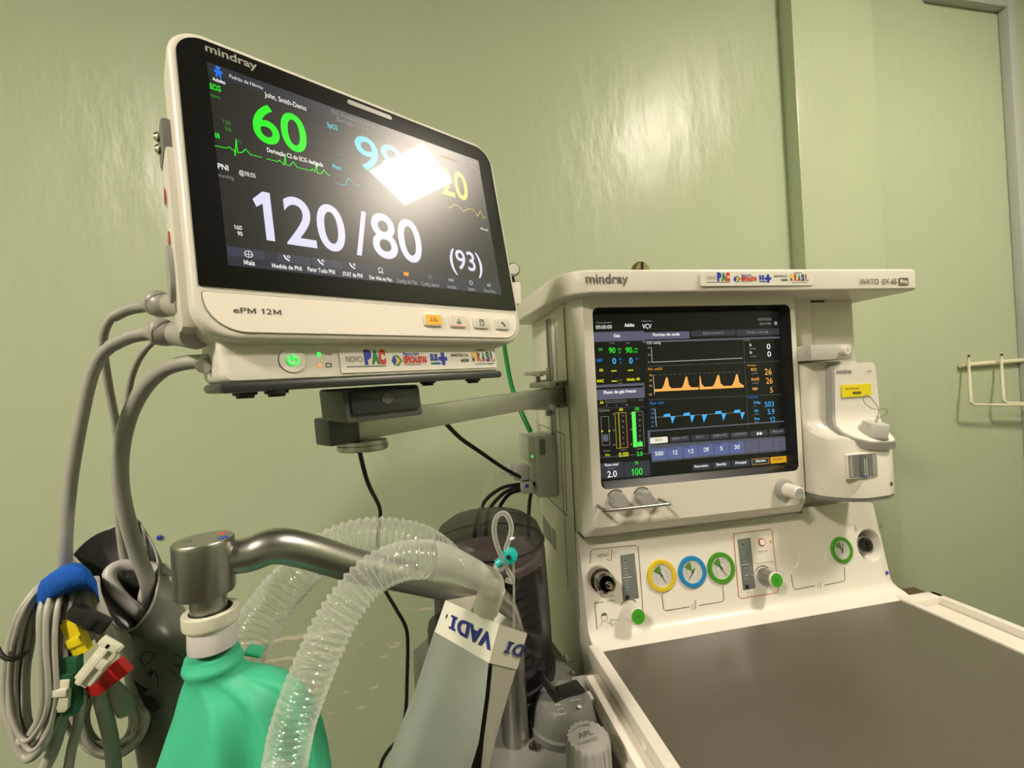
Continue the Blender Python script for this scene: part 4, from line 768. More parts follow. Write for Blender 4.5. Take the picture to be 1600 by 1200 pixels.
a0 = aty(1306, 583.5, YV-.006); f.text('mindray', (a0.x, YV-.0073, a0.z), X, Z, .031, .0058, 'ink', .02); a0 = aty(1353, 582, YV-.006); f.text('V60', (a0.x, YV-.0073, a0.z), X, Z, .0095, .0036, 'ink', .0)
f.build('front_cover', vap)
a0, a1 = aty(1315, 621, YV-.006), aty(1359, 599, YV-.006)
f = MB(); f.prism(rr(a0.x, a0.z, a1.x, a1.z, .0015, 4), (0, 0, 0), X, Z, Y, YV-.0078, YV-.0060, 'lab_y'); f.text('Sevoflurane', (a0.x+.007, YV-.0080, a1.z-.0085), X, Z, .027, .0038, 'ink', .0)
cx_ = (a0.x+a1.x)/2; f.prism(rr(cx_-.0085, a0.z+.004, cx_+.0085, a0.z+.0085, .0015, 3), (0, 0, 0), X, Z, Y, YV-.0080, YV-.0070, 'ink'); f.text('Quik Fil', (cx_-.006, YV-.0082, a0.z+.0052), X, Z, .012, .0022, 'yellow'); f.build('drug_label', vap, label='yellow drug label')
v = aty(1364, 680, .603); f = MB(); ax = Vector((.10, -.22, 1)).normalized(); f.lathe([(.0210, -.0012), (.0202, .0008)], v, ax, 'wiremat', 36); f.lathe([(.0190, 0), (.0182, .0205), (.017, .0220)], v, ax, 'lgrey2', 40); cap = f.build('filler_cap', vap)
f = MB(); t0 = v+ax*.0215; f.lathe([(.002, 0), (.0018, .012)], t0, ax, 'lgrey2', 10); f.build('cap_stem', cap)
f = MB(); f.tube([t0+ax*.010, aty(1373, 640, .600), aty(1366, 628, .602), aty(1358, 619, .604), aty(1350, 619, .606), aty(1350, 628, .606), aty(1360, 637, .600), aty(1374, 640, .596), aty(1384, 639, .598), aty(1386, 645, .600), aty(1379, 650, .602), t0+ax*.006], .0006, 'wiremat', 6, sub=5); f.build('tether', cap)
a0, a1 = aty(1325, 749, .589), aty(1370, 706, .589)
f = MB(); f.prism(rr(a0.x, a0.z, a1.x, a1.z, .001, 2), (0, 0, 0), X, Z, Y, .5885, .594, 'cream', .0005, 1); f.prism(rr(a0.x+.002, a0.z+.002, a1.x-.002, a1.z-.0015, .001, 2), (0, 0, 0), X, Z, Y, .5878, .590, 'grey'); 
f.prism(rr(a0.x+.003, a0.z+.003, a0.x+.009, a1.z-.003, .001, 2), (0, 0, 0), X, Z, Y, .5874, .589, 'lgrey'); f.prism(rr(a1.x-.011, a0.z+.003, a1.x-.003, a1.z-.003, .001, 2), (0, 0, 0), X, Z, Y, .5874, .589, 'lgrey')
wn = f.build('sight_window', vap)
cx_ = (a0.x+a1.x)/2; f = MB(); f.lathe([(.0052, .0), (.0052, a1.z-a0.z-.006)], (cx_, .5885, a0.z+.003), Z, 'tube_g', 20); f.lathe([(.0055, 0), (.0055, .002)], (cx_, .5882, a0.z+.0025), Z, 'lb', 20)
for dx in (-.0025, .0012): f.tube([(cx_+dx, .5830, a0.z+.004), (cx_+dx, .5830, a1.z-.008)], .0004, 'inkw', 5, smooth=False)
f.build('sight_tube', wn)
v = aty(1391, 756, .5955); MB().lathe([(.0036, 0), (.0036, .0015)], v, -Y, 'brass', 16).build('drain_screw', vap)
# dial bar on top
f = MB(); e0, e1 = aty(1240, 562, .625), aty(1329, 535, .625); f.bx(.63, e1.x, .622, .69, H+.020, H+.046, 'lgrey2', .003); f.text('V2', aty(1290, 553, .6215), X, Z, .004, .003, 'inkg'); f.text('12', aty(1258, 554, .6215), X, Z, .004, .003, 'inkg'); f.build('dial_bar', vap)
v = aty(1318, 547.5, .622); f = MB(); f.lathe([(.0078, 0), (.0078, .006), (.0068, .0075)], v, -Y, 'shelfw', 30); f.text('0', v-Y*.0077-X*.0013-Z*.0022, X, Z, .0026, .0046, 'inkr', .01); f.build('zero_button', vap)

# ================================================================== SIDE MODULE, SOCKET, HOSES
t = thing('gas_module', (.19, .80, H-.21), 'grey module box plugged into the machine side below the arm', 'module')
q0, q1 = W(.172, .778, -.205), W(SX-.0005, .86, -.092)
f = MB(); f.bx(q0.x+.014, q1.x, q0.y, q1.y, q0.z, q1.z, 'lgrey2', .004, 3); f.build('body', t)
f = MB(); f.bx(q0.x, q0.x+.015, q0.y+.002, q1.y, q1.z-.048, q1.z, 'lgrey2', .003); f.build('top_cap', t)
f = MB(); f.bx(.193, .204, q0.y-.0008, q0.y+.002, q1.z-.035, q1.z-.006, 'grey', .0005); f.build('grey_patch', t)
MB().lathe([(.002, 0), (.0018, .001)], W(.179, .7795, -.128), -Y, 'led_g', 10).build('status_light', t)
tag(MB().box(W(.160, .800, -.158), (.030, .034, .028), 'cablew', .006, 3).lathe([(.012, 0), (.013, .004), (.013, .008), (.009, .010)], W(.146, .80, -.152), -X, 'cablew', 20).box(W(.168, .790, -.185), (.022, .02, .022), 'cablew', .004).box(W(.166, .779, -.181), (.006, .002, .006), 'lb', .0005).build('sampling_connector'), 'white sampling connector plugged into the grey side module', 'connector')
tag(MB().tube([aty(776, 420, 1.05), aty(783, 500, .98), aty(791, 560, .90), aty(800, 605, .86), aty(815, 645, .83), aty(829, 675, .815)], .0048, 'hosegreen', 12).build('oxygen_hose'), 'green oxygen hose running down behind the arm', 'hose')
bk = [('arm_cable', 'black cable hanging from the arm pivot to the floor', [(560, 683, .50), (563, 710, .52), (575, 755, .56), (592, 790, .62), (594, 810, .64), (590, 850, .66), (597, 910, .66), (618, 950, .66), (634, 980, .66), (637, 1010, .66), (636, 1060, .66), (634, 1110, .66), (625, 1150, .66), (605, 1175, .66), (594, 1200, .66), (585, 1260, .66), (590, 1500, .70), (590, 1780, .72)], .0026),
      ('monitor_power_cable', 'black cable sloping from the arm bar towards the side module', [(680, 645, .62), (695, 660, .64), (720, 685, .68), (750, 706, .72), (785, 730, .76), (818, 748, .79), (835, 756, .80)], .0034)]
for nm, lb, P_, r_ in bk: tag(MB().tube([aty(*p) for p in P_], r_, 'rubber', 10, sub=5).build(nm), lb, 'cable')
for i, (P_, lb) in enumerate((([(830, 757, .83), (810, 757, .83), (785, 762, .82), (762, 778, .80), (751, 796, .78), (742, 830, .76), (740, 880, .74)], 'outermost black cable arching down behind the smoked dome'), ([(832, 760, .83), (808, 762, .83), (788, 770, .82), (770, 788, .80), (762, 805, .78), (758, 850, .76), (757, 890, .76)], 'middle black cable arching down behind the smoked dome'),
                      ([(836, 764, .84), (815, 766, .84), (796, 772, .83), (782, 790, .82), (776, 808, .80), (772, 850, .78), (771, 890, .78)], 'innermost black cable arching down behind the smoked dome'), ([(840, 760, .85), (832, 766, .84), (828, 780, .82), (826, 806, .80), (826, 850, .78), (826, 900, .78)], 'black cable dropping straight down beside the machine column'))):
    tag(MB().tube([aty(*p) for p in P_], .0036, 'rubber', 10, sub=5).build('power_cable'), lb, 'cable', 'black cables behind the smoked dome')
tag(MB().tube([aty(*p) for p in ((815, 742, .80), (800, 738, .79), (780, 742, .78), (762, 758, .77), (753, 780, .77), (751, 800, .77), (750, 840, .77))], .0012, 'thin', 8).build('sampling_line'), 'thin clear sampling line curving down from the white connector', 'tube')
# small round things behind
f = MB(); v = aty(800, 424, .95); t = thing('pressure_regulator', v, 'clear round regulator gauge behind the monitor corner', 'gauge'); f.lathe([(.008, 0), (.014, .004), (.016, .012), (.014, .018)], v, -Y, 'chrome', 24); f.lathe([(.012, .019), (.012, .020)], v, -Y, 'dial', 24); f.build('gauge_body', t)
MB().bx(v.x-.004, v.x+.016, v.y-.01, v.y+.02, v.z-.075, v.z-.026, 'white', .004).tube([v-Z*.012, v+X*.004-Z*.030], .004, 'black', 10, smooth=False).build('mount', t)
v = aty(1001, 424, 1.06); gc = thing('gas_cylinder', (v.x, v.y, 0), 'gas cylinder behind the machine with its round brown valve above the top shelf', 'gas cylinder'); MB().lathe([(.06, 0), (.085, .01), (.085, v.z-.30), (.07, v.z-.22), (.03, v.z-.16), (.018, v.z-.14), (.018, v.z-.01)], (v.x, v.y, 0), Z, 'grey', 32).build('cylinder_body', gc); (MB().lathe([(.024, -.01), (.026, -.004), (.026, .004), (.022, .010)], v, Vector((.2, -1, 0)), 'brass', 28).bx(v.x-.002, v.x+.002, v.y-.014, v.y-.010, v.z, v.z+.022, 'black').build('valve', gc))

# ================================================================== ABSORBER WITH BELLOWS
ab = thing('absorber_unit', W(.09, .60, -.60), 'grey breathing-circuit block below the smoked bellows dome', 'absorber')
ZA = H-.444
f = MB(); f.prism([(.222, .40), (.215, .50), (.205, .60), (.195, .70), (.185, .78), (.16, .82), (-.02, .82), (-.05, .78), (-.03, .60), (.0, .48), (.0, .40)], (0, 0, ZA), X, Y, Z, 0, -.12, 'grey', .006, 3)
f.build('base_block', ab)
f = MB(); f.tube([(.205, .675, ZA+.0004), (.165, .672, ZA+.0004), (.160, .668, ZA+.0004), (.159, .655, ZA+.0004)], .0007, 'seam', 4, smooth=False); f.build('top_seam', ab); f = MB(); f.tube([(.10, .592, ZA+.0004), (.20, .600, ZA+.0004)], .0007, 'seam', 4, smooth=False); f.build('top_seam', ab); f = MB(); f.bx(.150, .163, .69, .735, ZA-.001, ZA+.022, 'lgrey', .003); f.bx(.150, .170, .68, .695, ZA-.001, ZA+.014, 'grey', .002); f.build('latch', ab)
for px, py in ((838, 1167), (882, 1028), (892, 1052)):
    v = atz(px, py, ZA); r_ = .0095 if px == 838 else .006
    MB().lathe([(r_, 0), (r_*.95, .0015), (r_*.6, .0008), (r_*.55, -.0005)], v, Z, 'chrome', 24).lathe([(r_*.5, 0), (r_*.5, .0008)], v, Z, 'chromed', 12).build('screw', ab)
BC = Vector((.0785, .665, ZA)); BR = .0885
f = MB(); f.lathe([(BR+.007, 0), (BR+.007, .012), (BR+.003, .018)], BC, Z, 'grey', 56); f.lathe([(BR+.0035, .017), (BR+.0035, .028), (BR, .030)], BC, Z, 'black', 56); f.build('bellows_ring', ab)
f = MB(); top = .245; f.lathe([(BR, .028), (BR-.001, .10), (BR-.004, .195), (BR-.007, .220), (BR-.014, .236), (BR-.030, top+.002), (.03, top+.008), (.002, top+.010)], BC, Z, 'smoke', 64, c0=False, c1=False); dm = f.build('bellows_dome', ab)
f = MB(); f.tube([BC+Z*.212+X*((BR-.005)*math.cos(a))+Y*((BR-.005)*math.sin(a)) for a in [i*PI/24 for i in range(49)]], .0016, 'black', 6, smooth=False); f.build('dome_rim', dm)
f = MB(); prof_ = [(.05, .018)]
for i in range(9): prof_ += [(.075, .026+i*.014), (.066, .033+i*.014)]
for i in range(2): prof_ += [(.075, .152+i*.014), (.066, .159+i*.014)]
f.lathe(prof_, BC, Z, 'black', 48); f.lathe([(.070, .179), (.078, .181), (.079, .190), (.076, .193), (.02, .196)], BC, Z, 'plate', 48); f.build('bellows', ab)
f = MB(); v = W(.0, .62, -.33); f.lathe([(.030, -.12), (.030, .02), (.028, .03)], W(.012, .60, -.34), Z, 'smoke', 30, c0=False); f.build('side_canister', ab)
# bag / ventilator selector
v = atz(890, 1118, ZA); v = Vector((.152, .555, ZA)); f = MB(); f.lathe([(.045, 0), (.045, .008), (.042, .010), (.041, .014), (.037, .030), (.031, .037), (.008, .040), (.001, .040)], v, Z, 'grey', 56, c0=False, c1=False); sw = f.build('bag_ventilator_selector', ab)
tt = v+Z*.0395; f = MB(); f.box(tt+X*.006+Y*.004+Z*.0005, (.046, .024, .003), 'black', .001, 2, Matrix.Rotation(math.radians(12), 3, 'Z')); f.build('selector_slot', sw)
f = MB(); f.loft([[tt+Vector(p) for p in ring_] for ring_ in ([(-.014, -.009, -.002), (-.014, .009, -.002), (-.004, .009, -.002), (-.004, -.009, -.002)], [(-.028, -.006, .022), (-.028, .010, .022), (-.023, .010, .026), (-.023, -.006, .026)])], 'black'); f.build('selector_lever', sw)
f = MB(); cp = v+Z*.034+Y*(-.030)+X*.012; pe = Vector((0, -.75, .55)).normalized(); pu = Vector((0, .55, .75)).normalized()
f.text('Auto', tt+Vector((-.016, -.019, .0012)), X, Vector((0, 1, .2)), .008, .0022, 'inkw'); f.text('Manual', tt+Vector((.006, -.017, .0012)), X, Vector((0, 1, .2)), .013, .0022, 'inkw')
sq = [tt+Vector(p) for p in ((-.014, -.030, -.0025), (-.006, -.030, -.0025), (-.006, -.024, -.0005), (-.014, -.024, -.0005), (-.014, -.030, -.0025))]; f.tube(sq, .0004, 'inkw', 4, smooth=False); f.lathe([(.003, 0), (.003, .0006)], tt+Vector((.014, -.026, -.0008)), Z, 'inkw', 12); f.build('selector_marks', sw)
f = MB(); f.box(Vector((.200, .60, ZA+.008)), (.034, .036, .018), 'lgrey', .003); f.box(Vector((.204, .575, ZA+.004)), (.030, .020, .012), 'grey', .003); f.build('side_coupling', ab)
# APL valve
v = aty(918, 1150, .455); v.z = ZA; vh = aty(918, 1150, .455).z-ZA
f = MB(); f.lathe([(.034, 0), (.034, .006), (.030, .010), (.026, .012)], v, Z, 'lgrey', 40); av = f.build('valve_base', ab)
f = MB(); rings = []
for h, s in ((.010, 1.03), (vh-.004, 1), (vh-.001, .965), (vh, .93)): rings.append([v+Z*h+X*(math.cos(2*PI*i/120)*(.0232+.0010*math.cos(20*2*PI*i/120))*s)+Y*(math.sin(2*PI*i/120)*(.0232+.0010*math.cos(20*2*PI*i/120))*s) for i in range(120)])
f.loft(rings, 'lgrey'); tp = v+Z*(vh+.0004); rt = Vector((math.cos(.10), math.sin(.10), 0)); ru = Vector((-math.sin(.10), math.cos(.10), 0))
f.text('APL', tp-rt*.0105-ru*.0005, rt, ru, .018, .0068, 'inkg', .02); f.text('≈ cmH2O', tp-rt*.0145-ru*.0085, rt, ru, .023, .0042, 'inkg', .01)
f.tube([tp+rt*(.018*math.cos(a))+ru*(.015*math.sin(a)) for a in [math.radians(60+80*i/8) for i in range(9)]], [.0003+.0009*i/8 for i in range(9)][::-1], 'inkg', 5, smooth=False); f.build('pressure_limiting_knob', ab)

# ================================================================== BAG ARM (metal tube), BAG
ba = thing('bag_arm', W(.083, .50, -.45), 'brushed steel bag arm with a cylindrical head and curved tube', 'metal arm')
hc = aty(318, 842, .36); hc.z = aty(318, 842, .36).z
HS = .71; HV = .80; hq = hc+Vector((.0015, 0, 0))
f = MB(); f.lathe([(r_*HS, h_*HV) for r_, h_ in [(.0265, 0), (.0275, -.0015), (.0277, -.004), (.0272, -.046), (.0262, -.049), (.019, -.0495)]], hc, Z, 'steel', 56, c1=False)
f.lathe([(r_*HS, h_*HV) for r_, h_ in [(.0168, -.048), (.0165, -.052), (.0165, -.074), (.0178, -.080), (.0182, -.086)]], hq, Z, 'steel', 48)
for dx, dy, k in ((-.008, .002, 'inkg'), (.004, .009, 'inkr'), (.010, -.002, 'lb')): pass
hd_ = f.build('head', ba)
f = MB(); f.lathe([(.0030, 0), (.0030, .0002)], hc+Vector((.008, .010, 0)), Z, 'lr', 12); f.lathe([(.0036, 0), (.0036, .0002)], hc+Vector((-.010, -.002, 0)), Z, 'inkg', 12); f.lathe([(.0036, 0), (.0036, .0002)], hc+Vector((.014, -.002, 0)), Z, 'lb', 12); f.build('faded_dots', hd_)
f = MB(); f.tube([aty(345, 872, .365), aty(390, 866, .37), aty(430, 853, .375), aty(480, 861, .385), aty(560, 885, .405), aty(640, 902, .43), aty(700, 915, .45), aty(750, 926, .480), aty(783, 946, .51), aty(796, 985, .535), aty(798, 1030, .545), W(.086, .548, -.45)], [.0120, .0132, .0138, .0138, .0140, .0142, .0146, .0152, .016, .0168, .0172, .0172], 'steel', 32, sub=6)
f.build('tube', ba)
bag = thing('breathing_bag', hc-Z*.25, 'green rubber breathing bag hanging from the steel arm head', 'breathing bag')
f = MB(); f.lathe([(r_*HS*1.02, h_*HV-.0035) for r_, h_ in [(.0215, -.076), (.0245, -.0725), (.0250, -.071), (.0250, -.062+.001), (.0235, -.0605), (.0190, -.0605), (.0188, -.070)]], hc+Vector((.0028, 0, 0)), Z, 'clipw', 48, c0=False, c1=False); f.build('connector_ring', bag, label='ivory connector ring')
f = MB(); f.lathe([(r_*HS*1.02, h_*HV-.0035) for r_, h_ in [(.0195, -.070), (.0215, -.074), (.0220, -.090), (.0218, -.094)]], hc+Vector((.0034, 0, 0)), Z, 'cablew', 48, c1=False); f.build('connector', bag)
rows = [(1030, 291, 373, .0165), (1036, 290, 374, .0168), (1041, 288, 377, .0185), (1046, 287, 379, .0190), (1051, 289, 378, .0182), (1056, 293, 376, .0170), (1063, 290, 390, .0180), (1073, 285, 420, .021), (1086, 280, 448, .025), (1105, 272, 474, .029), (1130, 262, 491, .032), (1165, 249, 503, .034), (1200, 236, 511, .035), (1260, 222, 520, .034), (1330, 220, 520, .030), (1400, 250, 490, .022), (1440, 320, 420, .01)]
rings = []; n_ = 96
for k0, (py, xl, xr, ry) in enumerate([(a-11 if a < 1060 else a-8 if a < 1090 else a, b_, c, d) for a, b_, c, d in rows]):
    k_ = max(0, min(1, (k0-5)/4)); r = []; A1_, A2_ = aty(xl, py, hc.y), aty(xr, py, hc.y); cx_, rx, zc = (A1_.x+A2_.x)/2, (A2_.x-A1_.x)/2, (A1_.z+A2_.z)/2
    for i in range(n_):
        a = 2*PI*i/n_; fold = 1 + k_*(.16*math.exp(-((a-4.62)/.17)**2) - .20*math.exp(-((a-4.98)/.16)**2) - .38*math.exp(-((a-5.62)/.20)**2) + .10*math.exp(-((a-5.3)/.15)**2) - .10*math.exp(-((a-4.15)/.25)**2))
        r.append(Vector((cx_+rx*math.cos(a), hc.y+.003*k_+ry*math.sin(a)*fold, zc+.003*k_*math.cos(2*a))))
    rings.append(r)
f = MB(); f.loft(rings, 'green_bag'); f.build('bag_body', bag, angle=80)
f = MB(); v = aty(398, 1017, .382); f.box(v, (.013, .012, .004), 'green_bag', .002, 2, Matrix.Rotation(math.radians(20), 3, 'Y')); f.build('bag_tab', bag)

# ================================================================== CORRUGATED HOSES
def corr(path, r, amp, pitch):
    """ribbed tube: dense samples, radius modulated by arc length"""
    P = [Vector(p) for p in path]; Q = []
    for i in range(len(P)-1):
        p0, p1, p2, p3 = P[max(i-1, 0)], P[i], P[i+1], P[min(i+2, len(P)-1)]
        for k in range(60):
            t = k/60; t2, t3 = t*t, t**3; Q.append(.5*((2*p1)+(p2-p0)*t+(2*p0-5*p1+4*p2-p3)*t2+(3*p1-p0-3*p2+p3)*t3))
    Q.append(P[-1]); L = [0]
    for i in range(1, len(Q)): L.append(L[-1]+(Q[i]-Q[i-1]).length)
    N = int(L[-1]/pitch*7); out = []; rad = []; j = 0
    for i in range(N+1):
        s_ = L[-1]*i/N
        while j < len(L)-2 and L[j+1] < s_: j += 1
        u = (s_-L[j])/max(1e-9, L[j+1]-L[j]); out.append(Q[j].lerp(Q[j+1], u))
        rad.append(r-amp+amp*2*max(0, math.cos(2*PI*s_/pitch)*.5+.5)**.8)
    return out, rad
t = thing('corrugated_hose', aty(455, 1195, .27), 'clear corrugated breathing hose in front of the green bag', 'breathing hose', 'clear corrugated hoses')
near = [(430, 1290, .265), (443, 1210, .270), (459, 1130, .272), (492, 1040, .276), (530, 960, .284), (580, 900, .295), (630, 876, .307), (672, 874, .318)]
P_, R_ = corr([W(.02, .425, -.50), W(-.04, .37, -.475), W(-.10, .30, -.41)]+[aty(*p) for p in near], .0100, .0009, .0042); R_ = [v_*(1+.24*max(0, i/len(R_)-.3)/.7) for i, v_ in enumerate(R_)]
f = MB(); f.tube(P_, R_, 'hose', 28, caps=False, smooth=False); f.build('ribbed_tube', t, angle=80)
f = MB(); f.tube([aty(668, 873, .317), aty(690, 876, .322), aty(715, 885, .327), aty(748, 900, .333)], [.0130, .0124, .0112, .0100], 'cuff', 28, caps=False); f.build('smooth_cuff', t)
t = thing('corrugated_hose', aty(390, 1000, .43), 'clear corrugated breathing hose passing behind the steel arm', 'breathing hose', 'clear corrugated hoses')
far = [(372, 1100, .43), (378, 1040, .43), (400, 980, .43), (440, 925, .43), (490, 875, .435), (545, 845, .45), (600, 838, .46), (655, 848, .47), (700, 880, .49), (735, 930, .51)]
P_, R_ = corr([W(-.005, .52, -.50), W(-.08, .50, -.50), W(-.16, .465, -.42)]+[aty(*p) for p in far], .0180, .0014, .0064)
f = MB(); f.tube(P_, R_, 'hose', 28, caps=False, smooth=False); f.build('ribbed_tube', t, angle=80)
# elbow, luer, sampling loop
el = thing('elbow_connector', aty(762, 960, .345), 'frosted plastic elbow joining the hose to the white-banded pouch', 'connector')
f = MB(); f.tube([aty(735, 895, .331), aty(752, 902, .336), aty(765, 906, .341), aty(772, 914, .347), aty(769, 928, .353)], [.0106, .0100, .0092, .0084, .0080], 'cuff', 26, caps=False); f.build('bend', el)
f = MB(); f.tube([aty(770, 918, .356), aty(759, 952, .362)], [.0108, .0108], 'sleeve', 26, smooth=False); f.tube([aty(760, 950, .368), aty(754, 985, .380)], .0082, 'sleeve', 26, smooth=False); f.build('sleeve', el)
f = MB(); f.tube([aty(779, 888, .335), aty(785, 874, .334)], [.0045, .0038], 'cuff', 14, smooth=False); f.tube([aty(776, 882, .333), aty(783, 877, .333)], .0035, 'teal', 12, smooth=False); f.build('sampling_port', el)
f = MB(); v = aty(796, 868, .333); f.lathe([(.0030, -.003), (.0062, -.002), (.0062, .0015), (.0035, .003)], v, Vector((-.4, -1, .1)), 'teal', 20); f.lathe([(.0016, .002), (.0016, .005)], v, Vector((-.4, -1, .1)), 'black', 10); f.build('luer_cap', el, label='teal luer cap')
tag(MB().tube([aty(*p) for p in ((790, 858, .332), (797, 838, .330), (799, 822, .330), (793, 806, .330), (784, 802, .330), (775, 810, .330), (772, 828, .330), (776, 850, .331), (784, 870, .332), (793, 890, .333), (800, 904, .335), (800, 909, .336), (790, 906, .338))], .0019, 'thin', 12, sub=8).build('sampling_loop'), 'thin clear tube looped above the elbow connector', 'tube')
tag(MB().tube([aty(*p) for p in ((802, 880, .335), (803, 920, .345), (803, 960, .36), (802, 1000, .38), (800, 1040, .40))], .0009, 'thin', 6, sub=4).build('thin_line'), 'thin clear line hanging below the teal cap', 'tube')
# white banded frosted packet
pk = thing('test_lung_pouch', aty(690, 1200, .36), 'frosted plastic pouch with a white paper band lettered in blue', 'pouch')
A_, B_, C_ = aty(696, 938, .385), aty(780, 975, .345), aty(824, 990, .375); a_, b__, c__ = aty(679, 987, .385), aty(764, 1036, .345), aty(808, 1046, .375)
bk_t, bk_b = aty(745, 930, .425), aty(728, 985, .425)
f = MB(); f.loft([[A_, B_, C_, bk_t], [a_, b__, c__, bk_b]], 'paper', False, False)
nl = (B_-A_).cross(a_-A_).normalized(); nl = -nl if nl.y > 0 else nl
# lettering runs upside down, right to left
def face_text(s, p0, p1, ph, plane_o, plane_n, key, bold):
    a = onp(*p0, plane_o, plane_n); b2 = onp(*p1, plane_o, plane_n); c2 = onp(*ph, plane_o, plane_n); ex = (b2-a); wv = ex.length; ex.normalize(); up = (c2-a); up = up-ex*up.dot(ex); f.text(s, a+plane_n*.0006, ex, up, wv, up.length, key, bold)
face_text('VAD¦', (771, 992), (706, 960), (764, 1014), A_, nl, 'navy', .035)
nr = (C_-B_).cross(b__-B_).normalized(); nr = -nr if nr.y > 0 else nr
face_text('D¦', (821, 1009), (794, 1001), (817, 1027), B_, nr, 'navy', .035)
for u_ in (0, 1):
    pass
f.tube([onp(699, 960, A_, nl)+nl*.0003, onp(697, 966, A_, nl)+nl*.0003], .0006, 'ink', 4, smooth=False)
f.build('paper_band', pk, angle=20)
f = MB(); n_ = Vector((0, .0015, 0))
L0, L1 = a_+n_, b__+n_; R0, R1 = aty(770, 1037, .350), c__+n_
lows = [(aty(650, 1075, .375), aty(758, 1090, .338)), (aty(620, 1150, .368), aty(748, 1160, .333)), (aty(602, 1200, .362), aty(736, 1200, .332)), (aty(575, 1290, .355), aty(705, 1290, .330))]
def sheet(rows_, key, bulge, th):
    fr = []; N_ = 12
    for kk, (p, q) in enumerate(rows_):
        fr.append([p.lerp(q, i/N_) - Y*((bulge*min(1, kk/2))*math.sin(PI*i/N_)) for i in range(N_+1)])
    vs = [v_ for r in fr for v_ in r] + [v_+Y*th for r in fr for v_ in r]; m_ = N_+1; K = len(vs)//2; fs = []
    for i in range(len(fr)-1):
        for j in range(N_): fs.append((i*m_+j, i*m_+j+1, (i+1)*m_+j+1, (i+1)*m_+j)); fs.append((K+i*m_+j, K+(i+1)*m_+j, K+(i+1)*m_+j+1, K+i*m_+j+1))
    for i in range(len(fr)-1):
        for j in (0, N_): fs.append((i*m_+j, (i+1)*m_+j, K+(i+1)*m_+j, K+i*m_+j))
    for j in range(N_): fs.append((j, j+1, K+j+1, K+j)); e = (len(fr)-1)*m_; fs.append((e+j, e+j+1, K+e+j+1, K+e+j))
    f.add(vs, fs, key)
sheet([(L0, L1)]+lows, 'frost', .010, .0012); f.build('left_sheet', pk, angle=60)
f = MB(); sheet([(R0, R1), (aty(765, 1090, .350), aty(793, 1090, .368)), (aty(757, 1150, .348), aty(776, 1150, .362)), (aty(752, 1200, .345), aty(764, 1200, .358)), (aty(735, 1290, .345), aty(748, 1290, .352))], 'frostw', .003, .0012); f.build('right_sheet', pk, angle=60)
f = MB(); f.recalc = True; sheet([(aty(752, 1040, .372), aty(785, 1045, .372)), (aty(745, 1090, .37), aty(778, 1090, .37)), (aty(735, 1150, .367), aty(768, 1150, .367)), (aty(720, 1200, .362), aty(762, 1200, .362)), (aty(690, 1290, .36), aty(745, 1290, .36))], 'black', 0, .001); f.build('painted_slit', pk)  # black sheet added behind the gap to paint the slit between the sheets dark

# ================================================================== MONITOR CABLES ON THE LEFT
def mpt(x, y, z): return mw((x, y, z))
def cable(nm, lb, pts, r, key='cable', plug=None, grp=None):
    t = thing(nm, pts[-1], lb, 'cable', grp); f = MB(); f.tube(pts, r, key, 14, sub=7); f.build('cord', t)
    if plug: f = MB(); f.tube(plug[0], plug[1], key, 18, sub=5); f.build('plug', t)
    return t
YC = .385
s0 = mpt(-.152, .028, -.1035)
cable('sensor_cable', 'upper grey monitor cable with a thick moulded plug', [aty(*p) for p in ((180, 491, .40), (168, 506, .40), (161, 530, .405), (163, 560, .41), (171, 610, .42), (181, 665, .43), (184, 720, .44), (184, 780, .45), (190, 850, .455), (200, 900, .455))], .0030,
      plug=([s0, aty(270, 477, .392), aty(252, 477, .395), aty(246, 474, .396), aty(238, 476, .397), aty(225, 479, .398), aty(200, 484, .40), aty(176, 496, .40)], [.0090, .0088, .0098, .0108, .0082, .0048, .0044, .0040]))
s0 = mpt(-.150, .028, -.126)
cable('sensor_cable', 'lower grey monitor cable running down into the blue strap', [aty(*p) for p in ((176, 540, .385), (158, 556, .385), (142, 590, .385), (128, 650, .385), (115, 720, .385), (106, 790, .385), (102, 850, .385), (102, 890, .388), (98, 930, .39))], .0043,
      plug=([s0, aty(276, 522, .383), aty(257, 521, .383), aty(250, 518, .383), aty(242, 520, .383), aty(230, 521, .383), aty(202, 527, .384), aty(172, 542, .385)], [.0098, .0092, .0100, .0110, .0086, .0056, .0050, .0046]))
cable('sensor_cable', 'thin grey cable hanging between the two plugs and the hose', [mpt(-.150, .040, -.128), aty(262, 528, .43), aty(240, 534, .43), (aty(220, 556, .43)), aty(206, 588, .442), aty(200, 620, .448), aty(195, 660, .452), aty(193, 700, .456), aty(193, 760, .464), aty(200, 830, .468)], .0026)
s0 = mpt(-.1445, .045, -.1450)
cable('pressure_cuff_hose', 'thick grey glossy hose from the monitor base into the dark pouch', [s0, aty(322, 565, .385), aty(290, 567, .39), aty(258, 577, .395), aty(228, 603, .40), (aty(204, 645, .405)), aty(190, 700, .41), aty(189, 760, .415), aty(200, 815, .42), aty(216, 868, .428), aty(230, 905, .432), aty(236, 945, .432)], .0058,
      plug=([s0, aty(335, 566, .385), aty(318, 565, .387)], [.0052, .0066, .0064]))

# dark pouch
po = thing('dark_pouch', aty(240, 1195, .43), 'open dark plastic pouch holding coiled hose behind the steel head', 'pouch')
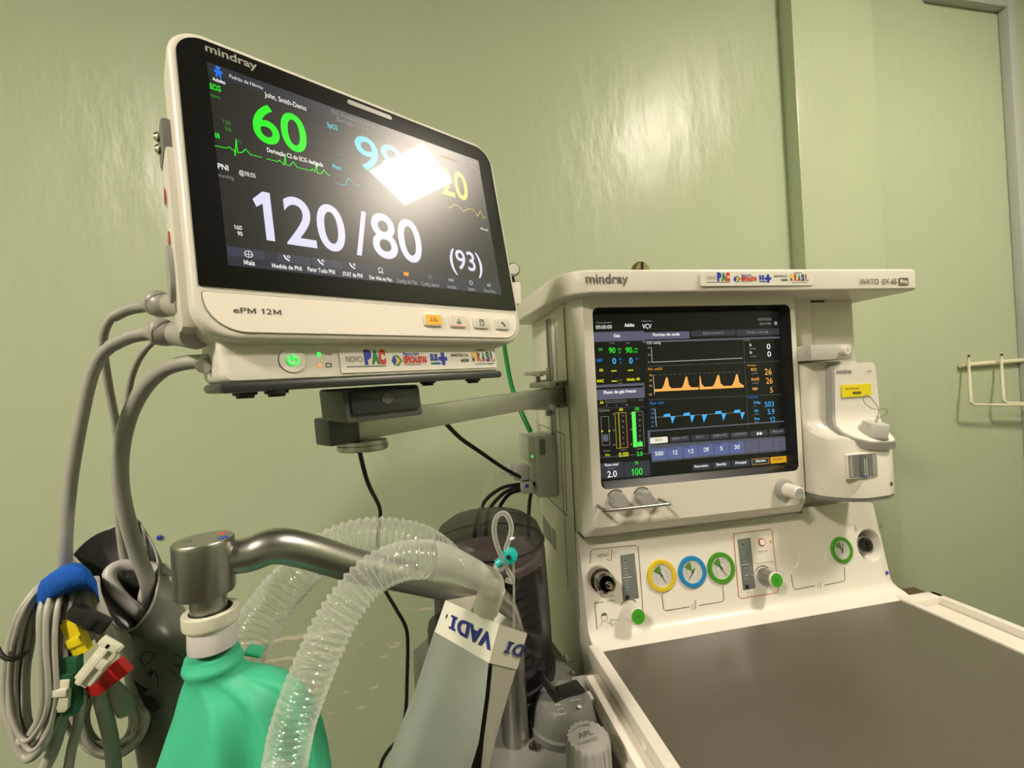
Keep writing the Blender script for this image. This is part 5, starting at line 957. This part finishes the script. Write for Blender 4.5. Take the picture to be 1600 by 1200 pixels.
# rim loop, clockwise from left tip: back edge then front edge
rim = [(113, 868, .455), (130, 850, .468), (150, 835, .475), (172, 826, .480), (193, 818, .480), (213, 811, .478), (228, 832, .470), (240, 852, .462), (246, 872, .450), (249, 892, .440), (247, 915, .425), (240, 940, .410), (228, 962, .400), (212, 980, .395), (196, 986, .393), (180, 977, .395), (168, 955, .402), (156, 925, .412), (144, 902, .425), (130, 885, .440)]
rimP = [aty(*p) for p in rim]
def low_loop(y, xl, xr, yc, ry):
    out = []
    for i, p in enumerate(rim):
        # angle ordering matches the rim: start at the left, over the back, to the right, along the front
        a = PI - 2*PI*(i/len(rim)); cx_ = (xl+xr)/2; rx = (xr-xl)/2
        out.append(aty(cx_+rx*math.cos(a), y, yc+ry*math.sin(a)))
    return out
def lerpl(A, B, u): return [a.lerp(b_, u) for a, b_ in zip(A, B)]
l1 = low_loop(1020, 188, 335, .430, .030); l2 = low_loop(1100, 203, 330, .430, .028); l3 = low_loop(1200, 216, 320, .430, .022); l4 = low_loop(1290, 222, 310, .430, .008)
f = MB(); f.loft([rimP, lerpl(rimP, l1, .45), l1, l2, l3, l4], 'pouch_out', False, True)
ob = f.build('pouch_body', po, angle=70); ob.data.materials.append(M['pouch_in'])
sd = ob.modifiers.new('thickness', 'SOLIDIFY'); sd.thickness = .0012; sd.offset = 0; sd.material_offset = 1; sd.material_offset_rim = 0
f = MB(); f.tube([p-Y*.0004 for p in rimP]+[rimP[0]], .0009, 'cable', 8, sub=3); f.build('pouch_rim', po, label='pale sealed rim edge')
# drawn figure on the pouch
f = MB()
def ol(px, py): 
    return aty(px, py, .4005)
for P_ in (((226, 1040), (219, 1030), (222, 1022), (232, 1018), (240, 1022), (236, 1032), (226, 1040)), ((240, 1022), (258, 1020), (283, 1026)), ((232, 1050), (240, 1048), (247, 1062), (246, 1074)), ((262, 1034), (282, 1042)), ((264, 1046), (282, 1058))):
    f.tube([ol(*p) for p in P_], .0004, 'black', 5, sub=4)
for Q_ in (((230, 1052), (236, 1046), (241, 1050), (236, 1058)), ((208, 1062), (222, 1072), (234, 1078), (224, 1084), (216, 1080)), ((214, 1078), (240, 1095), (252, 1108), (238, 1114), (226, 1104))): f.flat([ol(*p) for p in Q_], 'black')
f.recalc = False; f.build('printed_drawing', po)
# coiled hose inside
tag(MB().tube([aty(*p) for p in ((262, 900, .455), (240, 888, .458), (212, 884, .455), (188, 884, .450), (173, 893, .444), (172, 908, .440), (184, 928, .436), (204, 948, .432), (228, 966, .430), (250, 990, .430), (262, 1030, .43))], .0052, 'cablew', 14, sub=6).build('coiled_hose'), 'pale hose loop curled inside the open dark pouch', 'hose', 'pale hose loops in the pouch')
tag(MB().tube([aty(*p) for p in ((170, 905, .452), (172, 925, .446), (180, 950, .438), (194, 975, .430), (206, 1000, .428), (220, 1040, .43))], .0048, 'cablew', 14, sub=6).build('coiled_hose'), 'pale hose end lowest inside the open dark pouch', 'hose', 'pale hose loops in the pouch')
tag(MB().tube([aty(*p) for p in ((262, 885, .448), (244, 900, .444), (231, 915, .442), (225, 940, .442), (228, 970, .442), (240, 1020, .44))], .0048, 'cablew', 14, sub=6).build('coiled_hose'), 'pale hose bend rising at the right rim of the pouch', 'hose', 'pale hose loops in the pouch')

# ECG lead set in the blue strap
ec = thing('ecg_lead_set', aty(60, 1180, .37), 'bundle of grey patient lead wires with coloured clips', 'lead wires')
rnd = random.Random(3)
for i in range(19):                                            # long hanging loops
    u = i/18; y_ = .352+.035*rnd.random(); sx_ = 66+44*u
    xl = 8+34*u+rnd.uniform(-4, 4); yb_ = 1176-30*abs(u-.3)+rnd.uniform(-22, 14)
    pts = [(82+30*u, 912, y_+.012), (62+22*u, 918+6*u, y_+.008), (34+26*u, 955, y_), (16+34*u, 1010, y_), (xl, 1075, y_), (xl+6, yb_-32, y_-.004), (xl+26, yb_, y_-.008), (xl+52, yb_-30, y_-.012), (xl+60+12*u, 1085, y_-.014), (sx_+6*u, 1010, y_-.014), (sx_+14*u, 955, y_-.010), (sx_+10+10*u, 925, y_)]
    f = MB(); f.tube([aty(*p) for p in pts], .0015 if i % 5 else .0028, 'cable', 10, sub=6); f.build('lead_wire', ec)
for (x0, x1) in ((84, 120), (97, 128), (112, 140), (124, 158), (136, 172)):
    f = MB(); y_ = .366; f.tube([aty(*p) for p in ((x0+12, 905, y_+.012), (x0+14, 930, y_), (x1-10, 965, y_), (x1, 1000, y_+.004))], .0030 if x0 > 105 else .0018, 'cablew', 10, sub=5); f.build('lead_wire', ec)
def clip(px, py, y, ln, wd, th, ang, key, lab, bar=None):
    v = aty(px, py, y); rot = Matrix.Rotation(-math.radians(ang), 3, 'Y'); f = MB()
    f.box(v, (ln, th, wd), key, .0012, 2, rot); f.box(v-rot@Vector((ln*.42, 0, 0)), (ln*.34, th*.8, wd*.7), key, .001, 2, rot); f.box(v+rot@Vector((ln*.1, -th*.5, 0)), (ln*.25, th*.5, wd*.9), key, .0008, 2, rot)
    if bar: f.box(v+rot@Vector((ln*.05, -th*.6, wd*.1)), (ln*1.15, th*.4, wd*.34), bar, .001, 2, rot); f.box(v+rot@Vector((ln*.55, -th*.5, wd*.1)), (ln*.2, th*.6, wd*1.1), bar, .001, 2, rot)
    f.build('lead_clip', ec, label=lab)
clip(141, 967, .345, .024, .010, .006, -36, 'black', 'black lead clip'); clip(120, 994, .348, .024, .0095, .006, -72, 'yellow', 'yellow lead clip')
clip(156, 1034, .338, .027, .012, .007, 50, 'clipw', 'ivory lead clip', 'clipw'); clip(172, 1056, .350, .024, .012, .007, 34, 'red', 'red lead clip')
clip(112, 1066, .346, .036, .010, .007, 88, 'dgreen', 'dark green lead clip'); clip(99, 1082, .343, .020, .010, .006, 84, 'clipw', 'small white clip jaw')
tops = [(56, 926), (63, 908), (78, 896), (94, 886), (112, 879), (128, 880), (141, 892), (151, 908)]; bots = [(60, 962), (70, 950), (86, 938), (104, 929), (122, 922), (137, 921), (148, 928), (156, 942)]
sr = []
for i_, (a, b_) in enumerate(zip(tops, bots)):
    yc = .368; th_ = (.012, .020, .024, .025, .025, .024, .020, .013)[i_]; ring_ = []
    for q in range(16):
        an = 2*PI*q/16; u_ = .5-.5*math.copysign(abs(math.cos(an))**.55, math.cos(an)); ring_.append(aty(a[0]+(b_[0]-a[0])*u_, a[1]+(b_[1]-a[1])*u_, yc-th_*math.copysign(abs(math.sin(an))**.7, math.sin(an))))
    sr.append(ring_)
tag(MB().loft(sr, 'blue_strap').build('velcro_strap', angle=60), 'bright blue hook-and-loop strap wrapped around the grey lead wires', 'strap')
tag(MB().tube([aty(*p) for p in ((-4, 1012, .35), (3, 1024, .345), (14, 1030, .345), (30, 1028, .350), (44, 1018, .36))], .0014, 'rubber', 8).build('twist_tie'), 'thin black twist tie at the far left around the lead wires', 'tie')
# second tangle behind
cc = thing('coiled_cable', aty(170, 1195, .42), 'grey coiled cable hanging lower behind the coloured clips', 'cable')
for i in range(7):
    y_ = .405+.012*rnd.random(); a = rnd.uniform(-8, 8); f = MB()
    cx_, cy_ = 168+a, 1120+rnd.uniform(-6, 6); rx, ry = 46+4*i-8+rnd.uniform(-4, 4), 50+rnd.uniform(-8, 14)
    P_ = [aty(cx_+rx*math.cos(t_), cy_+ry*math.sin(t_), y_+.006*math.sin(t_*1.3+i)) for t_ in [j*PI/6-.4 for j in range(11)]]
    f.tube(P_, .0024, 'cable', 10, sub=5); f.build('cable_turn', cc)
f = MB(); f.tube([aty(*p) for p in ((150, 1060, .375), (160, 1100, .375), (172, 1150, .38), (178, 1200, .385), (178, 1280, .39))], .0046, 'cable', 12, sub=5); f.tube([aty(*p) for p in ((176, 1070, .38), (188, 1090, .38), (198, 1108, .385))], [.004, .0062, .0066], 'cable', 12, sub=5); f.build('trunk', cc)
f = MB(); f.tube([aty(*p) for p in ((96, 1100, .362), (92, 1140, .365), (80, 1180, .37), (64, 1210, .37))], .0038, 'cable', 12, sub=5); f.tube([aty(*p) for p in ((128, 1090, .37), (122, 1130, .37), (112, 1170, .375), (104, 1220, .38))], .0030, 'cable', 12, sub=5); f.build('trunk', cc)
